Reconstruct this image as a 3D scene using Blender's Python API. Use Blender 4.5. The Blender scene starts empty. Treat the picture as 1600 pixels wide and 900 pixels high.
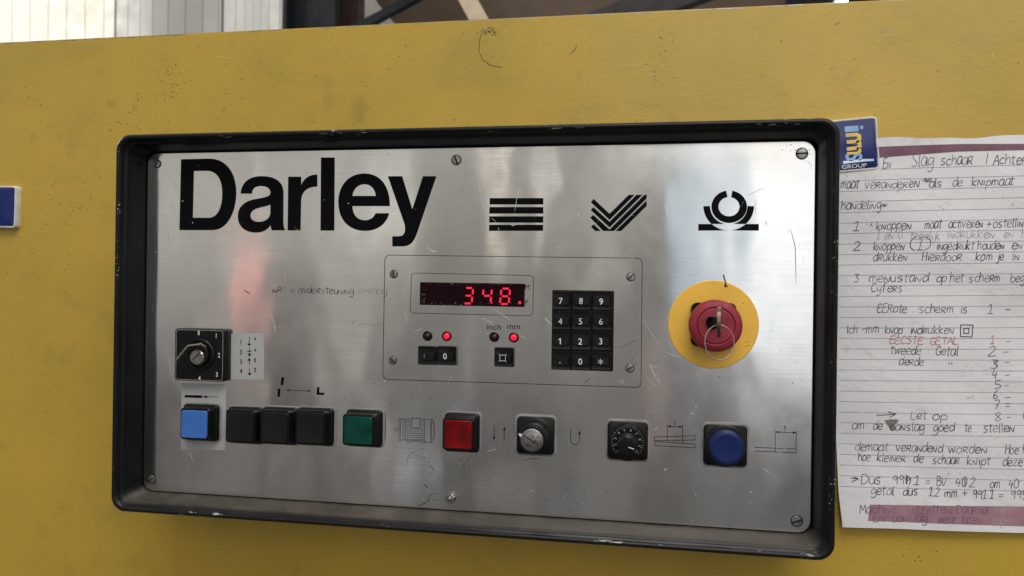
import bpy, bmesh, math, random
from mathutils import Vector, Matrix, noise
from mathutils.geometry import tessellate_polygon
random.seed(7)
R = math.radians
S = bpy.context.scene
COL = S.collection

# ------------------------------------------------------------------ camera
CAM = Vector((0.1387, -0.5466, 0.0297))
YAW, PITCH, ROLL, FPX = 0.1735, 0.0014, -0.0136, 1200.0
CR = Matrix.Rotation(YAW, 3, 'Z') @ Matrix.Rotation(PITCH, 3, 'X') @ Matrix.Rotation(ROLL, 3, 'Y')
cd = bpy.data.cameras.new('camera'); co = bpy.data.objects.new('camera', cd); COL.objects.link(co)
co.matrix_world = Matrix.Translation(CAM) @ (CR @ Matrix.Rotation(R(90), 3, 'X')).to_4x4()
cd.sensor_width = 36; cd.lens = 36 * FPX / 1600; cd.clip_start = 0.01; cd.clip_end = 100
cd.dof.use_dof = True; cd.dof.focus_distance = 0.565; cd.dof.aperture_fstop = 13.0
S.camera = co

# ------------------------------------------------------------------ world (uneven light of a hall)
W = bpy.data.worlds.new('World'); S.world = W; W.use_nodes = True
nt = W.node_tree; nt.nodes.clear()
wo = nt.nodes.new('ShaderNodeOutputWorld'); bg = nt.nodes.new('ShaderNodeBackground')
tc = nt.nodes.new('ShaderNodeTexCoord'); sp = nt.nodes.new('ShaderNodeSeparateXYZ'); rp = nt.nodes.new('ShaderNodeValToRGB')
mr = nt.nodes.new('ShaderNodeMapRange'); mr.inputs[1].default_value = -1; mr.inputs[2].default_value = 1
nt.links.new(tc.outputs['Generated'], sp.inputs[0]); nt.links.new(sp.outputs['Z'], mr.inputs[0])
# uneven hall: floor and machines below, pale walls above, broad upright noise added for blotchy reflections in the plate
mpw = nt.nodes.new('ShaderNodeMapping'); mpw.inputs['Scale'].default_value = (1, 1, .30)
nw = nt.nodes.new('ShaderNodeTexNoise'); nw.inputs['Scale'].default_value = 7.5; nw.inputs['Detail'].default_value = 3; nw.inputs['Roughness'].default_value = .6
nt.links.new(tc.outputs['Generated'], mpw.inputs[0]); nt.links.new(mpw.outputs[0], nw.inputs[0])
nm = nt.nodes.new('ShaderNodeMapRange'); nm.inputs[1].default_value = .36; nm.inputs[2].default_value = .64; nm.inputs[3].default_value = .60; nm.inputs[4].default_value = 1.32
nt.links.new(nw.outputs[0], nm.inputs[0]); nt.links.new(nm.outputs[0], bg.inputs[1])
nt.links.new(mr.outputs[0], rp.inputs[0]); nt.links.new(rp.outputs[0], bg.inputs[0]); nt.links.new(bg.outputs[0], wo.inputs[0])
e = rp.color_ramp.elements
e[0].position = 0.33; e[0].color = (0.15, 0.145, 0.14, 1)
e[1].position = 0.60; e[1].color = (0.60, 0.58, 0.54, 1)
for p_, c_ in ((.43, (.200, .192, .185)), (.495, (.37, .355, .33)), (.53, (.49, .475, .44)), (1.0, (.55, .54, .52))):
    q_ = e.new(p_); q_.color = (*c_, 1)

# ------------------------------------------------------------------ lamps
def lamp(name, loc, target, sx, sy, power, color=(1, 1, 1)):
    l = bpy.data.lights.new(name, 'AREA'); l.shape = 'RECTANGLE'; l.size = sx; l.size_y = sy; l.energy = power; l.color = color
    o = bpy.data.objects.new(name, l); COL.objects.link(o); o.location = loc
    o.rotation_euler = (Vector(target) - Vector(loc)).to_track_quat('-Z', 'Y').to_euler(); return o
# radiance of a lamp = power / (pi * area)
lamp('roof_light', (0.75, -1.5, 2.5), (0.15, 0, 0), 2.6, 1.4, 70, (1.0, 0.985, 0.95))
def bay(name, x, z, w, h, rad, color=(1, 1, 1), y=-3.1):
    """area lamp across the hall facing the machine, placed for its reflection there; rad = its brightness"""
    lamp(name, (x, y, z), (x, 0, z), w, h, rad * math.pi * w * h, color)
bay('high_sheen_light', 0.98, 1.32, 2.1, 0.95, 1.9, (1.0, 0.97, 0.92))  # area lamp added for the sheen on the yellow front
bay('window_light', 0.80, 0.16, 0.46, 1.10, 1.05, (0.90, 0.95, 1.0))
bay('blue_pane_light', 0.42, 0.30, 0.30, 0.92, 0.50, (0.52, 0.75, 1.0))
bay('plate_streak_light', -0.55, 0.50, 0.075, 0.58, 0.75, (1.0, 0.88, 0.72)); bay('plate_streak_light', -0.36, 0.50, 0.08, 0.58, 0.60, (1.0, 0.93, 0.84))  # narrow lamps added for the upright streaks in the plate
bay('red_reflection_light', -1.87, 0.04, 0.22, 0.46, 0.50, (1.0, 0.24, 0.22))  # red lamp added to give the plate its red reflection
for x, z, w, h, r, c in ((-1.34, -.30, .16, .34, .17, (1, .92, .80)), (-1.80, -.52, .15, .18, .13, (1, .85, .68)), (-.49, -.95, .24, .16, .13, (1, .82, .72)), (-.99, -.85, .30, .24, .14, (.95, .97, 1)),
                         (.17, -.40, .14, .42, .12, (1, .72, .64)), (-.09, .13, .18, .22, .16, (1, .97, .94)), (-.74, -.34, .10, .46, .10, (1, .95, .88)), (-1.22, -.72, .10, .40, .12, (1, .90, .78)),
                         (-1.62, -.86, .15, .26, .09, (1, .9, .75)), (-1.45, .42, .80, .5, .10, (1, .97, .9)), (-2.15, -.3, .18, .3, .10, (1, .9, .8)), (-.2, -.2, .12, .3, .08, (1, .9, .8))):
    bay('reflection_patch_light', x, z, w, h, r * 1.8, c)  # small lamps added to mottle the reflections in the plate
lamp('hall_daylight', (-6.0, 0.9, 2.8), (-1.6, 4.2, 1.3), 1.6, 1.6, 165, (1.0, 0.96, 0.87))

S.view_settings.view_transform = 'Standard'; S.view_settings.look = 'None'; S.view_settings.exposure = 0; S.view_settings.gamma = 1
S.render.engine = 'CYCLES'

# ------------------------------------------------------------------ measuring helpers
def at(px, py, y):
    """point on the upright plane at distance y that shows at this place of the photograph"""
    d = CR @ Vector(((px - 800) / FPX, 1.0, -(py - 450) / FPX))
    t = (y - CAM.y) / d.y
    p = CAM + d * t
    return Vector((p.x, y, p.z))
def fr(ox, oy, s):
    return lambda x, y: (ox + x / s, oy + y / s)
F_D = fr(260, 230, 6); F_E = fr(460, 230, 5.296); F_L = fr(900, 280, 5); F_B = fr(560, 180, 4)
F_M = fr(590, 390, 3.81); F_S = fr(250, 490, 3.914); F_W = fr(265, 505, 9); F_R = fr(600, 610, 5)
F_K = fr(900, 620, 3.913); F_E6 = fr(1060, 455, 7.2); F_4 = fr(1300, 170, 3.913); F_5 = fr(1300, 380, 3.913); F_6 = fr(1300, 600, 3.75)
F_MO = fr(600, 640, 10); F_H = fr(410, 380, 6)

# ------------------------------------------------------------------ object helpers
def link(o, parent=None):
    COL.objects.link(o)
    if parent is not None:
        o.parent = parent
        o.matrix_parent_inverse = parent_inv(parent)
    return o
def parent_inv(p):
    # meshes are written in place, so only a thing's Empty (which stands at its base) needs undoing
    return Matrix.Translation(p.location).inverted()
def obj(name, bm_or_me, mat, parent=None, smooth=35):
    if isinstance(bm_or_me, bmesh.types.BMesh):
        me = bpy.data.meshes.new(name); bm_or_me.to_mesh(me); bm_or_me.free()
    else: me = bm_or_me
    if mat is not None and not me.materials:
        for m in (mat if isinstance(mat, (list, tuple)) else [mat]): me.materials.append(m)
    if smooth:
        me.polygons.foreach_set('use_smooth', [True] * len(me.polygons)); me.set_sharp_from_angle(angle=R(smooth))
    return link(bpy.data.objects.new(name, me), parent)
def thing(name, label, cat, loc=(0, 0, 0), group=None, kind=None):
    o = bpy.data.objects.new(name, None); o.empty_display_size = 0.02; COL.objects.link(o); o.location = loc
    tag(o, label, cat, group); return o
def tag(o, label=None, cat=None, group=None, kind=None):
    if label: o['label'] = label
    if cat: o['category'] = cat
    if group: o['group'] = group
    if kind: o['kind'] = kind
    return o

def rrect(w, h, r, seg=6):
    r = max(min(r, w / 2 - 1e-6, h / 2 - 1e-6), 1e-5); pts = []
    for cx, cz, a0 in ((w/2-r, h/2-r, 0), (-w/2+r, h/2-r, 90), (-w/2+r, -h/2+r, 180), (w/2-r, -h/2+r, 270)):
        for i in range(seg + 1):
            a = R(a0 + 90 * i / seg); pts.append((cx + r * math.cos(a), cz + r * math.sin(a)))
    return pts
def stack(bm, cx, cz, levels, seg=6, cap0=False, cap1=True, rot=0, cx1=None, cz1=None):
    """rounded outlines (w, h, r, y) bridged from back to front"""
    loops = []; c, s = math.cos(rot), math.sin(rot)
    for w, h, r, y in levels:
        loops.append([bm.verts.new((cx + x * c - z * s, y, cz + x * s + z * c)) for x, z in rrect(w, h, r, seg)])
    n = len(loops[0])
    for a, b in zip(loops, loops[1:]):
        for i in range(n):
            j = (i + 1) % n
            bm.faces.new((a[i], a[j], b[j], b[i]))
    if cap1: bm.faces.new(loops[-1])
    if cap0: bm.faces.new(list(reversed(loops[0])))
    return bm
def circ(levels):
    return [(2 * r, 2 * r, r, y) for r, y in levels]
def solid(levels_or, cx, cz, seg=6, **k):
    bm = bmesh.new(); stack(bm, cx, cz, levels_or, seg, **k); bmesh.ops.recalc_face_normals(bm, faces=bm.faces); return bm

def ribbon(bm, pts, w, yf=None, closed=False, taper=False):
    """flat painted or written stroke of width w along points (x, y, z); its face looks at -y"""
    P = [Vector(p) for p in pts]; n = len(P)
    if n < 2: return
    L = []; Rr = []
    for i in range(n):
        a = P[(i - 1) % n] if (closed or i > 0) else P[i]; b = P[(i + 1) % n] if (closed or i < n - 1) else P[i]
        d1 = P[i] - a; d2 = b - P[i]
        d1 = Vector((d1.x, d1.z)); d2 = Vector((d2.x, d2.z))
        if d1.length < 1e-9: d1 = d2
        if d2.length < 1e-9: d2 = d1
        if d1.length < 1e-9: return
        d1 = d1.normalized(); d2 = d2.normalized(); t = d1 + d2
        if t.length < 1e-4: t = d1
        t.normalize(); m = 1 / max(0.5, abs(t.dot(d1)))
        ww = w * m / 2
        if taper: ww *= 0.25 + 0.75 * math.sin(math.pi * (i + .3) / (n - .4))
        nx, nz = -t.y * ww, t.x * ww
        y = P[i].y
        for q, lst in (((P[i].x + nx, P[i].z + nz), L), ((P[i].x - nx, P[i].z - nz), Rr)):
            yy = yf(q[0], q[1]) if yf else y
            lst.append(bm.verts.new((q[0], yy, q[1])))
    for i in range(n if closed else n - 1):
        j = (i + 1) % n
        bm.faces.new((L[i], Rr[i], Rr[j], L[j]))
def fill(bm, contours, y, yf=None):
    """flat printed shape: outline first, then its holes; points (x, z)"""
    vs = [[Vector((p[0], p[1], 0)) for p in c] for c in contours]
    flat = [v for c in vs for v in c]
    bv = [bm.verts.new((v.x, (yf(v.x, v.y) if yf else y), v.y)) for v in flat]
    for t in tessellate_polygon(vs):
        try: bm.faces.new([bv[i] for i in t])
        except ValueError: pass
def facefront(bm):
    bm.normal_update()
    for f in bm.faces:
        if f.normal.y > 0: f.normal_flip()
def pxs(frame, pts, y):
    return [at(*frame(*p), y) for p in pts]
def xz(frame, pts, y):
    return [(v.x, v.z) for v in pxs(frame, pts, y)]
def path(d, n=10):
    """M / L / C path string -> points"""
    tok = d.split(); out = []; i = 0; cur = None
    while i < len(tok):
        c = tok[i]; i += 1
        if c in 'ML': cur = (float(tok[i]), float(tok[i + 1])); i += 2; out.append(cur)
        elif c == 'C':
            a = [float(t) for t in tok[i:i + 6]]; i += 6; p0 = cur; p1 = a[0:2]; p2 = a[2:4]; p3 = a[4:6]
            for k in range(1, n + 1):
                t = k / n; u = 1 - t
                out.append(tuple(u**3*p0[j] + 3*u*u*t*p1[j] + 3*u*t*t*p2[j] + t**3*p3[j] for j in (0, 1)))
            cur = tuple(p3)
    return out
def tube(bm, pts, r, n=8, closed=False, flat=1.0):
    P = [Vector(p) for p in pts]; rings = []
    m = len(P)
    for i in range(m):
        a = P[(i - 1) % m] if (closed or i) else P[0]; b = P[(i + 1) % m] if (closed or i < m - 1) else P[-1]
        t = (b - a).normalized(); u = t.cross(Vector((0, 1, 0)))
        if u.length < 1e-3: u = t.cross(Vector((1, 0, 0)))
        u.normalize(); v = t.cross(u)
        rings.append([bm.verts.new(P[i] + u * r * math.cos(2*math.pi*k/n) + v * r * flat * math.sin(2*math.pi*k/n)) for k in range(n)])
    for i in range(m if closed else m - 1):
        a, b = rings[i], rings[(i + 1) % m]
        for k in range(n): bm.faces.new((a[k], a[(k+1) % n], b[(k+1) % n], b[k]))
    if not closed: bm.faces.new(rings[0]); bm.faces.new(list(reversed(rings[-1])))
    return bm
_fc = {}
def text_mesh(s, h, bold=0.0):
    key = (s, round(h, 6), bold)
    if key in _fc: return _fc[key]
    c = bpy.data.curves.new('print', 'FONT'); c.body = s; c.size = 1; c.align_x = 'LEFT'; c.resolution_u = 4; c.offset = bold
    o = bpy.data.objects.new('print', c); COL.objects.link(o)
    dg = bpy.context.evaluated_depsgraph_get(); dg.update()
    me = bpy.data.meshes.new_from_object(o.evaluated_get(dg)); bpy.data.objects.remove(o)
    vs = [v.co.copy() for v in me.vertices]; fs = [tuple(p.vertices) for p in me.polygons]
    bpy.data.meshes.remove(me)
    x0 = min(v.x for v in vs); x1 = max(v.x for v in vs); z0 = min(v.y for v in vs); z1 = max(v.y for v in vs)
    k = h / 0.73 if len(s) > 1 else h / (z1 - z0 if s not in '.-' else .73)
    r = ([((v.x - (x0+x1)/2) * k, (v.y - (z0+z1)/2) * k) for v in vs], fs)
    _fc[key] = r; return r
def text(bm, s, c, h, y=None, sx=1.0, rot=0.0, bold=0.0):
    vs, fs = text_mesh(s, h, bold); y = c.y if y is None else y
    cr, sr = math.cos(rot), math.sin(rot)
    bv = [bm.verts.new((c.x + a*sx*cr - b*sr, y, c.z + a*sx*sr + b*cr)) for a, b in vs]
    for f in fs:
        try: bm.faces.new([bv[i] for i in f])
        except ValueError: pass

# ------------------------------------------------------------------ materials
def mat(name, color=(.5, .5, .5), rough=.5, metal=0., spec=.5, coat=0., emit=None, es=0., alpha=1., trans=0.):
    m = bpy.data.materials.new(name); m.use_nodes = True; b = m.node_tree.nodes['Principled BSDF']
    b.inputs['Base Color'].default_value = (*color, 1); b.inputs['Roughness'].default_value = rough; b.inputs['Metallic'].default_value = metal
    b.inputs['Specular IOR Level'].default_value = spec; b.inputs['Coat Weight'].default_value = coat; b.inputs['Alpha'].default_value = alpha
    b.inputs['Transmission Weight'].default_value = trans
    if emit: b.inputs['Emission Color'].default_value = (*emit, 1); b.inputs['Emission Strength'].default_value = es
    return m
class N:
    def __init__(s, m): s.m = m; s.t = m.node_tree; s.b = s.t.nodes['Principled BSDF']; s.o = s.t.nodes['Material Output']
    def n(s, k, **p):
        x = s.t.nodes.new('ShaderNode' + k)
        for a, v in p.items(): setattr(x, a, v)
        return x
    def l(s, a, b): s.t.links.new(a, b)
    def noise(s, scale, detail=4, rough=.55, stretch=(1, 1, 1), loc=(0, 0, 0), dist=0):
        g = s.n('TexCoord'); mp = s.n('Mapping'); mp.inputs['Scale'].default_value = stretch; mp.inputs['Location'].default_value = loc
        x = s.n('TexNoise'); x.inputs['Scale'].default_value = scale; x.inputs['Detail'].default_value = detail; x.inputs['Roughness'].default_value = rough
        x.inputs['Distortion'].default_value = dist
        s.l(g.outputs['Object'], mp.inputs[0]); s.l(mp.outputs[0], x.inputs[0]); return x.outputs[0]
    def ramp(s, src, stops):
        r = s.n('ValToRGB'); el = r.color_ramp.elements
        el[0].position, el[0].color = stops[0][0], (*stops[0][1], 1); el[1].position, el[1].color = stops[-1][0], (*stops[-1][1], 1)
        for p, c in stops[1:-1]: q = el.new(p); q.color = (*c, 1)
        s.l(src, r.inputs[0]); return r.outputs[0]
    def val(s, src, a, b, c, d):
        r = s.n('MapRange'); s.l(src, r.inputs[0])
        for i, v in enumerate((a, b, c, d)): r.inputs[i + 1].default_value = v
        return r.outputs[0]
    def mix(s, fac, a, b, mode='MIX'):
        x = s.n('Mix', data_type='RGBA', blend_type=mode)
        for i, v in ((0, fac), (6, a), (7, b)):
            if hasattr(v, 'links'): s.l(v, x.inputs[i])
            elif i == 0: x.inputs[0].default_value = v
            else: x.inputs[i].default_value = (*v, 1)
        return x.outputs[2]
    def math(s, op, a, b=0):
        x = s.n('Math', operation=op)
        for i, v in enumerate((a, b)):
            if hasattr(v, 'links'): s.l(v, x.inputs[i])
            else: x.inputs[i].default_value = v
        return x.outputs[0]
    def bump(s, src, strength, dist, prev=None):
        x = s.n('Bump'); x.inputs['Strength'].default_value = strength; x.inputs['Distance'].default_value = dist
        s.l(src, x.inputs['Height'])
        if prev is not None: s.l(prev, x.inputs['Normal'])
        return x.outputs[0]

# mustard enamel with orange peel, dirt smudges and specks
M_yellow = mat('mustard_enamel', (.50, .33, .045), .36, spec=.5); k = N(M_yellow)
big = k.noise(7, 5, .6); c = k.ramp(big, [(.3, (.40, .275, .036)), (.5, (.455, .300, .038)), (.7, (.505, .322, .041))])
sm = k.val(k.noise(26, 4, .6, loc=(3.1, 0, 1.7)), .60, .72, 0, .26); c = k.mix(sm, c, (.24, .175, .050))
rub = k.val(k.noise(6, 4, .7, (1, 1, 2.6), loc=(8, 0, 1), dist=1.2), .56, .66, 0, .20); c = k.mix(rub, c, (.27, .20, .06))
geo_ = k.n('NewGeometry')
for px_, py_, sx_, sz_, amt in ((562, 172, .0075, .0120, .42), (514, 162, .0055, .0100, .28), (175, 163, .0065, .0045, .40), (210, 167, .0035, .0035, .30), (52, 215, .0050, .0050, .30), (255, 210, .012, .008, .14), (90, 85, .03, .012, .14), (470, 800, .05, .012, .10), (905, 118, .003, .003, .25), (1190, 118, .003, .003, .25)):
    q = at(px_, py_, .055); dv = k.n('VectorMath', operation='SUBTRACT'); dv.inputs[1].default_value = q; k.l(geo_.outputs['Position'], dv.inputs[0])
    ds = k.n('VectorMath', operation='DIVIDE'); ds.inputs[1].default_value = (sx_, 1, sz_); k.l(dv.outputs[0], ds.inputs[0])
    ln = k.n('VectorMath', operation='LENGTH'); k.l(ds.outputs[0], ln.inputs[0])
    edge_ = k.math('ADD', ln.outputs['Value'], k.val(k.noise(160, 3, .6), .3, .7, -.35, .35))
    c = k.mix(k.val(edge_, 1.15, .45, 0, amt * .7), c, (.16, .125, .045))
sp_ = k.val(k.noise(420, 2, .5), .70, .74, 0, 1); area = k.val(k.noise(17, 3, .6, loc=(1.3, 0, .4)), .52, .62, 0, .75)
c = k.mix(k.math('MULTIPLY', sp_, area), c, (.07, .055, .02))
k.l(c, k.b.inputs['Base Color']); k.l(k.val(k.noise(15, 4), .3, .7, .27, .38), k.b.inputs['Roughness'])
k.l(k.bump(k.noise(300, 2, .5, (1, 1, 1.5)), .26, .0006, k.bump(k.noise(11, 2, .5), .35, .0020)), k.b.inputs['Normal'])

# brushed aluminium face plate
M_plate = mat('brushed_aluminium', (.66, .655, .64), .25, metal=1); k = N(M_plate)
k.b.inputs['Anisotropic'].default_value = .80; k.b.inputs['Anisotropic Rotation'].default_value = .25
tg = k.n('Tangent', direction_type='UV_MAP'); tg.uv_map = 'grain'; k.l(tg.outputs[0], k.b.inputs['Tangent'])
br = k.noise(900, 3, .6, (.02, 1, 1)); smg = k.noise(14, 4, .6, loc=(.2, 0, .9), dist=.4); fine = k.noise(60, 5, .7)
ro = k.math('ADD', k.val(br, .3, .7, -.01, .015), k.math('ADD', k.val(smg, .30, .72, .085, .165), k.val(fine, .4, .7, -.01, .02)))
k.l(ro, k.b.inputs['Roughness'])
cc = k.ramp(k.noise(9, 4, .6, loc=(5, 0, 2)), [(.3, (.63, .615, .59)), (.6, (.68, .675, .665)), (.8, (.70, .70, .70))])
cc = k.mix(k.val(br, .35, .65, 0, .16), cc, (.47, .46, .45))
spk = k.math('MULTIPLY', k.val(k.noise(300, 2, .5, loc=(0, 0, 4)), .715, .75, 0, .7), k.val(k.noise(13, 3, .6, loc=(7, 0, 0)), .54, .64, 0, 1))
cc = k.mix(spk, cc, (.12, .11, .10)); k.l(cc, k.b.inputs['Base Color'])
wv = k.noise(9, 2.5, .5, (1, 1, .7), loc=(2, 0, 3))
k.l(k.bump(wv, .8, .0023), k.b.inputs['Normal'])

# black stove enamel of the box with dust and chipped edges
M_frame = mat('black_enamel', (.006, .0065, .008), .30, spec=.22); k = N(M_frame)
geo = k.n('NewGeometry'); sx = k.n('SeparateXYZ'); k.l(geo.outputs['Position'], sx.inputs[0])
sn = k.n('SeparateXYZ'); k.l(geo.outputs['Normal'], sn.inputs[0])
dust = k.math('MULTIPLY', k.val(k.noise(30, 5, .65), .28, .7, .25, 1), k.math('MULTIPLY', k.val(sn.outputs['Z'], .3, .95, 0, .75), k.val(sx.outputs['Y'], -.0200, -.0185, .12, 1)))
c = k.mix(dust, k.ramp(k.noise(20, 4), [(.3, (.0045, .005, .006)), (.7, (.008, .0085, .010))]), (.120, .100, .080))
ch = k.math('MULTIPLY', k.val(k.noise(620, 3, .6, (.22, 1, 1)),   .60, .625, 0, 1), k.val(k.noise(24, 3, .6, loc=(4, 0, 9)), .555, .62, 0, .9))
edge = k.math('MULTIPLY', k.val(sx.outputs['Y'], -.0205, -.0225, 0, 1), k.val(k.math('ABSOLUTE', sn.outputs['Y']), .35, .55, 0, 1))
edge = k.math('MULTIPLY', edge, k.val(k.math('ABSOLUTE', sn.outputs['Y']), .97, .90, 0, 1))
chip = k.math('MULTIPLY', ch, edge)
c = k.mix(chip, c, (.38, .37, .36)); k.l(c, k.b.inputs['Base Color'])
k.l(k.math('ADD', k.val(k.noise(35, 4), .3, .7, .24, .38), k.math('MULTIPLY', dust, .35)), k.b.inputs['Roughness'])
k.l(k.bump(k.noise(420, 2), .12, .0004), k.b.inputs['Normal'])

def grained(name, col, rough, var=.25, scale=60, bump=.1, bs=700, **kw):
    if max(col) < .03: kw.setdefault('spec', .20)
    m = mat(name, col, rough, **kw); k = N(m)
    lo = tuple(v * (1 - var) for v in col); hi = tuple(min(1, v * (1 + var)) for v in col)
    k.l(k.ramp(k.noise(scale, 4), [(.3, lo), (.7, hi)]), k.b.inputs['Base Color'])
    k.l(k.val(k.noise(scale * 1.7, 3), .3, .7, rough * .75, rough * 1.3), k.b.inputs['Roughness'])
    if bump: k.l(k.bump(k.noise(bs, 2), bump, .0003), k.b.inputs['Normal'])
    return m
M_black = grained('black_plastic', (.0055, .0055, .006), .30)
M_blackm = grained('worn_black_plastic', (.009, .009, .0095), .42)
M_key = grained('keypad_plastic', (.009, .009, .0095), .33, .45)
M_ink = grained('black_print', (.0030, .0030, .0042), .36, bump=0, spec=.06)
M_white = grained('white_print', (.70, .70, .68), .5, bump=0)
M_grey = grained('grey_print', (.30, .30, .30), .5, bump=0)
M_blue = grained('blue_lens', (.045, .150, .47), .38, .12, spec=.3)
M_navy = grained('navy_cap', (.006, .017, .085), .34, .2, spec=.25)
M_green = grained('green_lens', (.000, .045, .031), .20, .55, 70, spec=.28)
M_red = grained('red_lens', (.135, .0010, .0025), .20, .75, 70, spec=.28)
M_estop = grained('faded_red_plastic', (.26, .022, .038), .48, .25, 90, spec=.35)
M_disc = grained('yellow_disc', (.80, .46, .055), .40, .07, 40)
M_steel = grained('steel', (.52, .51, .49), .30, .2, 200, metal=1)
M_dsteel = grained('dull_steel', (.30, .29, .27), .36, .3, 200, metal=1)
M_nickel = grained('nickel', (.50, .46, .39), .26, .2, 200, metal=1)
M_oldkey = grained('tarnished_steel', (.150, .130, .105), .40, .35, 250, metal=1)
M_engr = grained('engraved_dial_metal', (.30, .29, .28), .36, .35, 600, metal=1)
M_tape = grained('clear_label_film', (.36, .36, .355), .50, .08, 30)
M_scratch = mat('scratched_metal', (.80, .80, .79), .50, metal=.6)
M_gasket = grained('grey_gasket', (.20, .20, .20), .45, bump=0, spec=.4)
M_dirt = grained('dark_dirt', (.025, .021, .018), .7, bump=0, spec=.2)
M_pen = grained('faded_pen_on_metal', (.06, .06, .065), .6, bump=0, spec=.2)
M_pen2 = grained('worn_pen_on_metal', (.22, .215, .21), .55, bump=0)
M_win = mat('display_window', (.010, .0008, .0025), .12, spec=.14)
M_led = mat('lit_segment', (.4, .0, .02), .4, emit=(1, .012, .06), es=1.0)
M_ledd = mat('lit_lamp', (.4, .0, .02), .3, emit=(1, .01, .05), es=.9)
M_leddim = mat('unlit_lamp', (.035, .004, .006), .2)
M_glow = mat('digit_halo', (.05, .0, .004), .3, emit=(1, .0, .03), es=.05)
M_spk = grained('paint_speck', (.10, .080, .025), .6, bump=0)
M_lite = grained('scraped_paint', (.66, .54, .24), .5, bump=0)

# ------------------------------------------------------------------ background of the hall (far behind, out of focus)
M_panel = grained('white_coated_panel', (.80, .785, .72), .5, .05, 6, .05, 60)
M_panel2 = grained('shaded_white_panel', (.52, .52, .51), .45, .06, 6, .05, 60)  # right-hand panels: their shade put into a greyer copy of the panel colour
M_column = grained('dark_steel_paint', (.014, .017, .022), .6, .2, 8)
M_redcol = grained('red_oxide_paint', (.035, .016, .016), .6, .2, 8)
M_brown = grained('brown_roof_sheet', (.135, .090, .064), .6, .12, 4)
M_strip = grained('grey_roof_strip', (.060, .055, .058), .6, .12, 4)
M_wood = grained('pale_timber', (.72, .58, .42), .6, .12, 8)
def extrude_profile(bm, prof, z0, z1, thick):
    """upright sheet: prof is [(x, y)] from left to right"""
    a = [bm.verts.new((x, y, z0)) for x, y in prof]; b = [bm.verts.new((x, y, z1)) for x, y in prof]
    a2 = [bm.verts.new((x, y + thick, z0)) for x, y in prof]; b2 = [bm.verts.new((x, y + thick, z1)) for x, y in prof]
    for i in range(len(prof) - 1):
        bm.faces.new((a[i], a[i+1], b[i+1], b[i])); bm.faces.new((a2[i+1], a2[i], b2[i], b2[i+1]))
        bm.faces.new((b[i], b[i+1], b2[i+1], b2[i])); bm.faces.new((a[i+1], a[i], a2[i], a2[i+1]))
    bm.faces.new((a[0], b[0], b2[0], a2[0])); bm.faces.new((b[-1], a[-1], a2[-1], b2[-1]))
    bmesh.ops.recalc_face_normals(bm, faces=bm.faces)
YB = 4.2
def X(px, y=YB): return at(px, 30, y).x
wall = thing('back_wall', 'sunlit cream and shaded grey ribbed metal wall of the hall behind the machine, top left', 'wall', (X(100), YB, 0.6))
def ribs(x0, x1, step, depth, y=YB, dip=None):
    prof = []; x = x0; g = step * .05
    while x < x1 - g:
        xe = min(x + step, x1)
        for q in (x, x + g * .5, x + g, xe - g * .3):
            d = dip(q) if dip else 0
            prof.append((q, y + d + (depth if q in (x + g * .5,) else 0)))
        x = xe
    return prof
zlo, zhi = 0.6, 3.4
seams = [-420, -120, 180, 318, 442]
def dip(px0, px1, amt):  # hollow shaped into the right-hand panels to make them shade dark, then bright
    a, b = X(px0), X(px1)
    return lambda q: amt * math.sin(max(0, min(1, (q - a) / (b - a))) * math.pi) ** 2
for i, (a, b) in enumerate(zip(seams, seams[1:])):
    bm = bmesh.new()
    st = (X(28) - X(0)) * (1 if b <= 180 else .62)
    extrude_profile(bm, ribs(X(a) + .006, X(b) - .006, st, .010, dip=(dip(225, 442, .24) if a >= 180 else None)), zlo, zhi, .05)
    obj('wall_panel', bm, M_panel if b <= 180 else M_panel2, wall, 25)
bm = bmesh.new(); extrude_profile(bm, [(X(-430), YB + .40), (X(446), YB + .40)], zlo, zhi, .04)
obj('backing_sheet', bm, M_column, wall)
bm = bmesh.new(); extrude_profile(bm, [(X(446, 6.6), 6.6), (X(700, 6.6), 6.6)], .6, 4.6, .05)
tag(obj('far_white_wall', bm, M_panel), 'bright white far wall seen in the gap beside the dark brace', 'wall')
def upright(px0, px1, y, z0, z1, dep, m, parent, name):
    a, b = X(px0, y), X(px1, y); bm = bmesh.new(); extrude_profile(bm, [(a, y), (b, y)], z0, z1, dep)
    bmesh.ops.bevel(bm, geom=bm.edges[:], offset=.008, segments=2, affect='EDGES')
    return obj(name, bm, m, parent)
cl = thing('steel_column', 'dark blue-grey steel column at the right end of the ribbed wall', 'column', (X(486, 3.6), 3.6, .6))
upright(441, 449, 3.55, .5, 3.2, .20, M_column, cl, 'flange'); upright(450, 526, 3.62, .5, 3.2, .04, M_column, cl, 'web')
c2 = thing('red_steel_column', 'narrow red-brown steel column beside the dark column', 'column', (X(542, 3.8), 3.8, .6))
upright(527, 559, 3.8, .5, 3.4, .12, M_redcol, c2, 'web'); upright(524, 529, 3.76, .5, 3.4, .20, M_redcol, c2, 'flange')
def slab(name, pts, y, th, m, label=None, cat=None, parent=None):
    bm = bmesh.new(); f = [bm.verts.new(at(px, py, y)) for px, py in pts]; b = [bm.verts.new(v.co + Vector((0, th, 0))) for v in f]
    bm.faces.new(f); bm.faces.new(list(reversed(b)))
    for i in range(len(f)): j = (i + 1) % len(f); bm.faces.new((f[j], f[i], b[i], b[j]))
    bmesh.ops.recalc_face_normals(bm, faces=bm.faces)
    o = obj(name, bm, m, parent, 30)
    if label: tag(o, label, cat)
    return o
slab('diagonal_brace', [(520, 54), (536, 60), (690, -22), (668, -22)], 3.4, .05, M_column, 'black diagonal steel brace crossing the white gap', 'brace')
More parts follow.
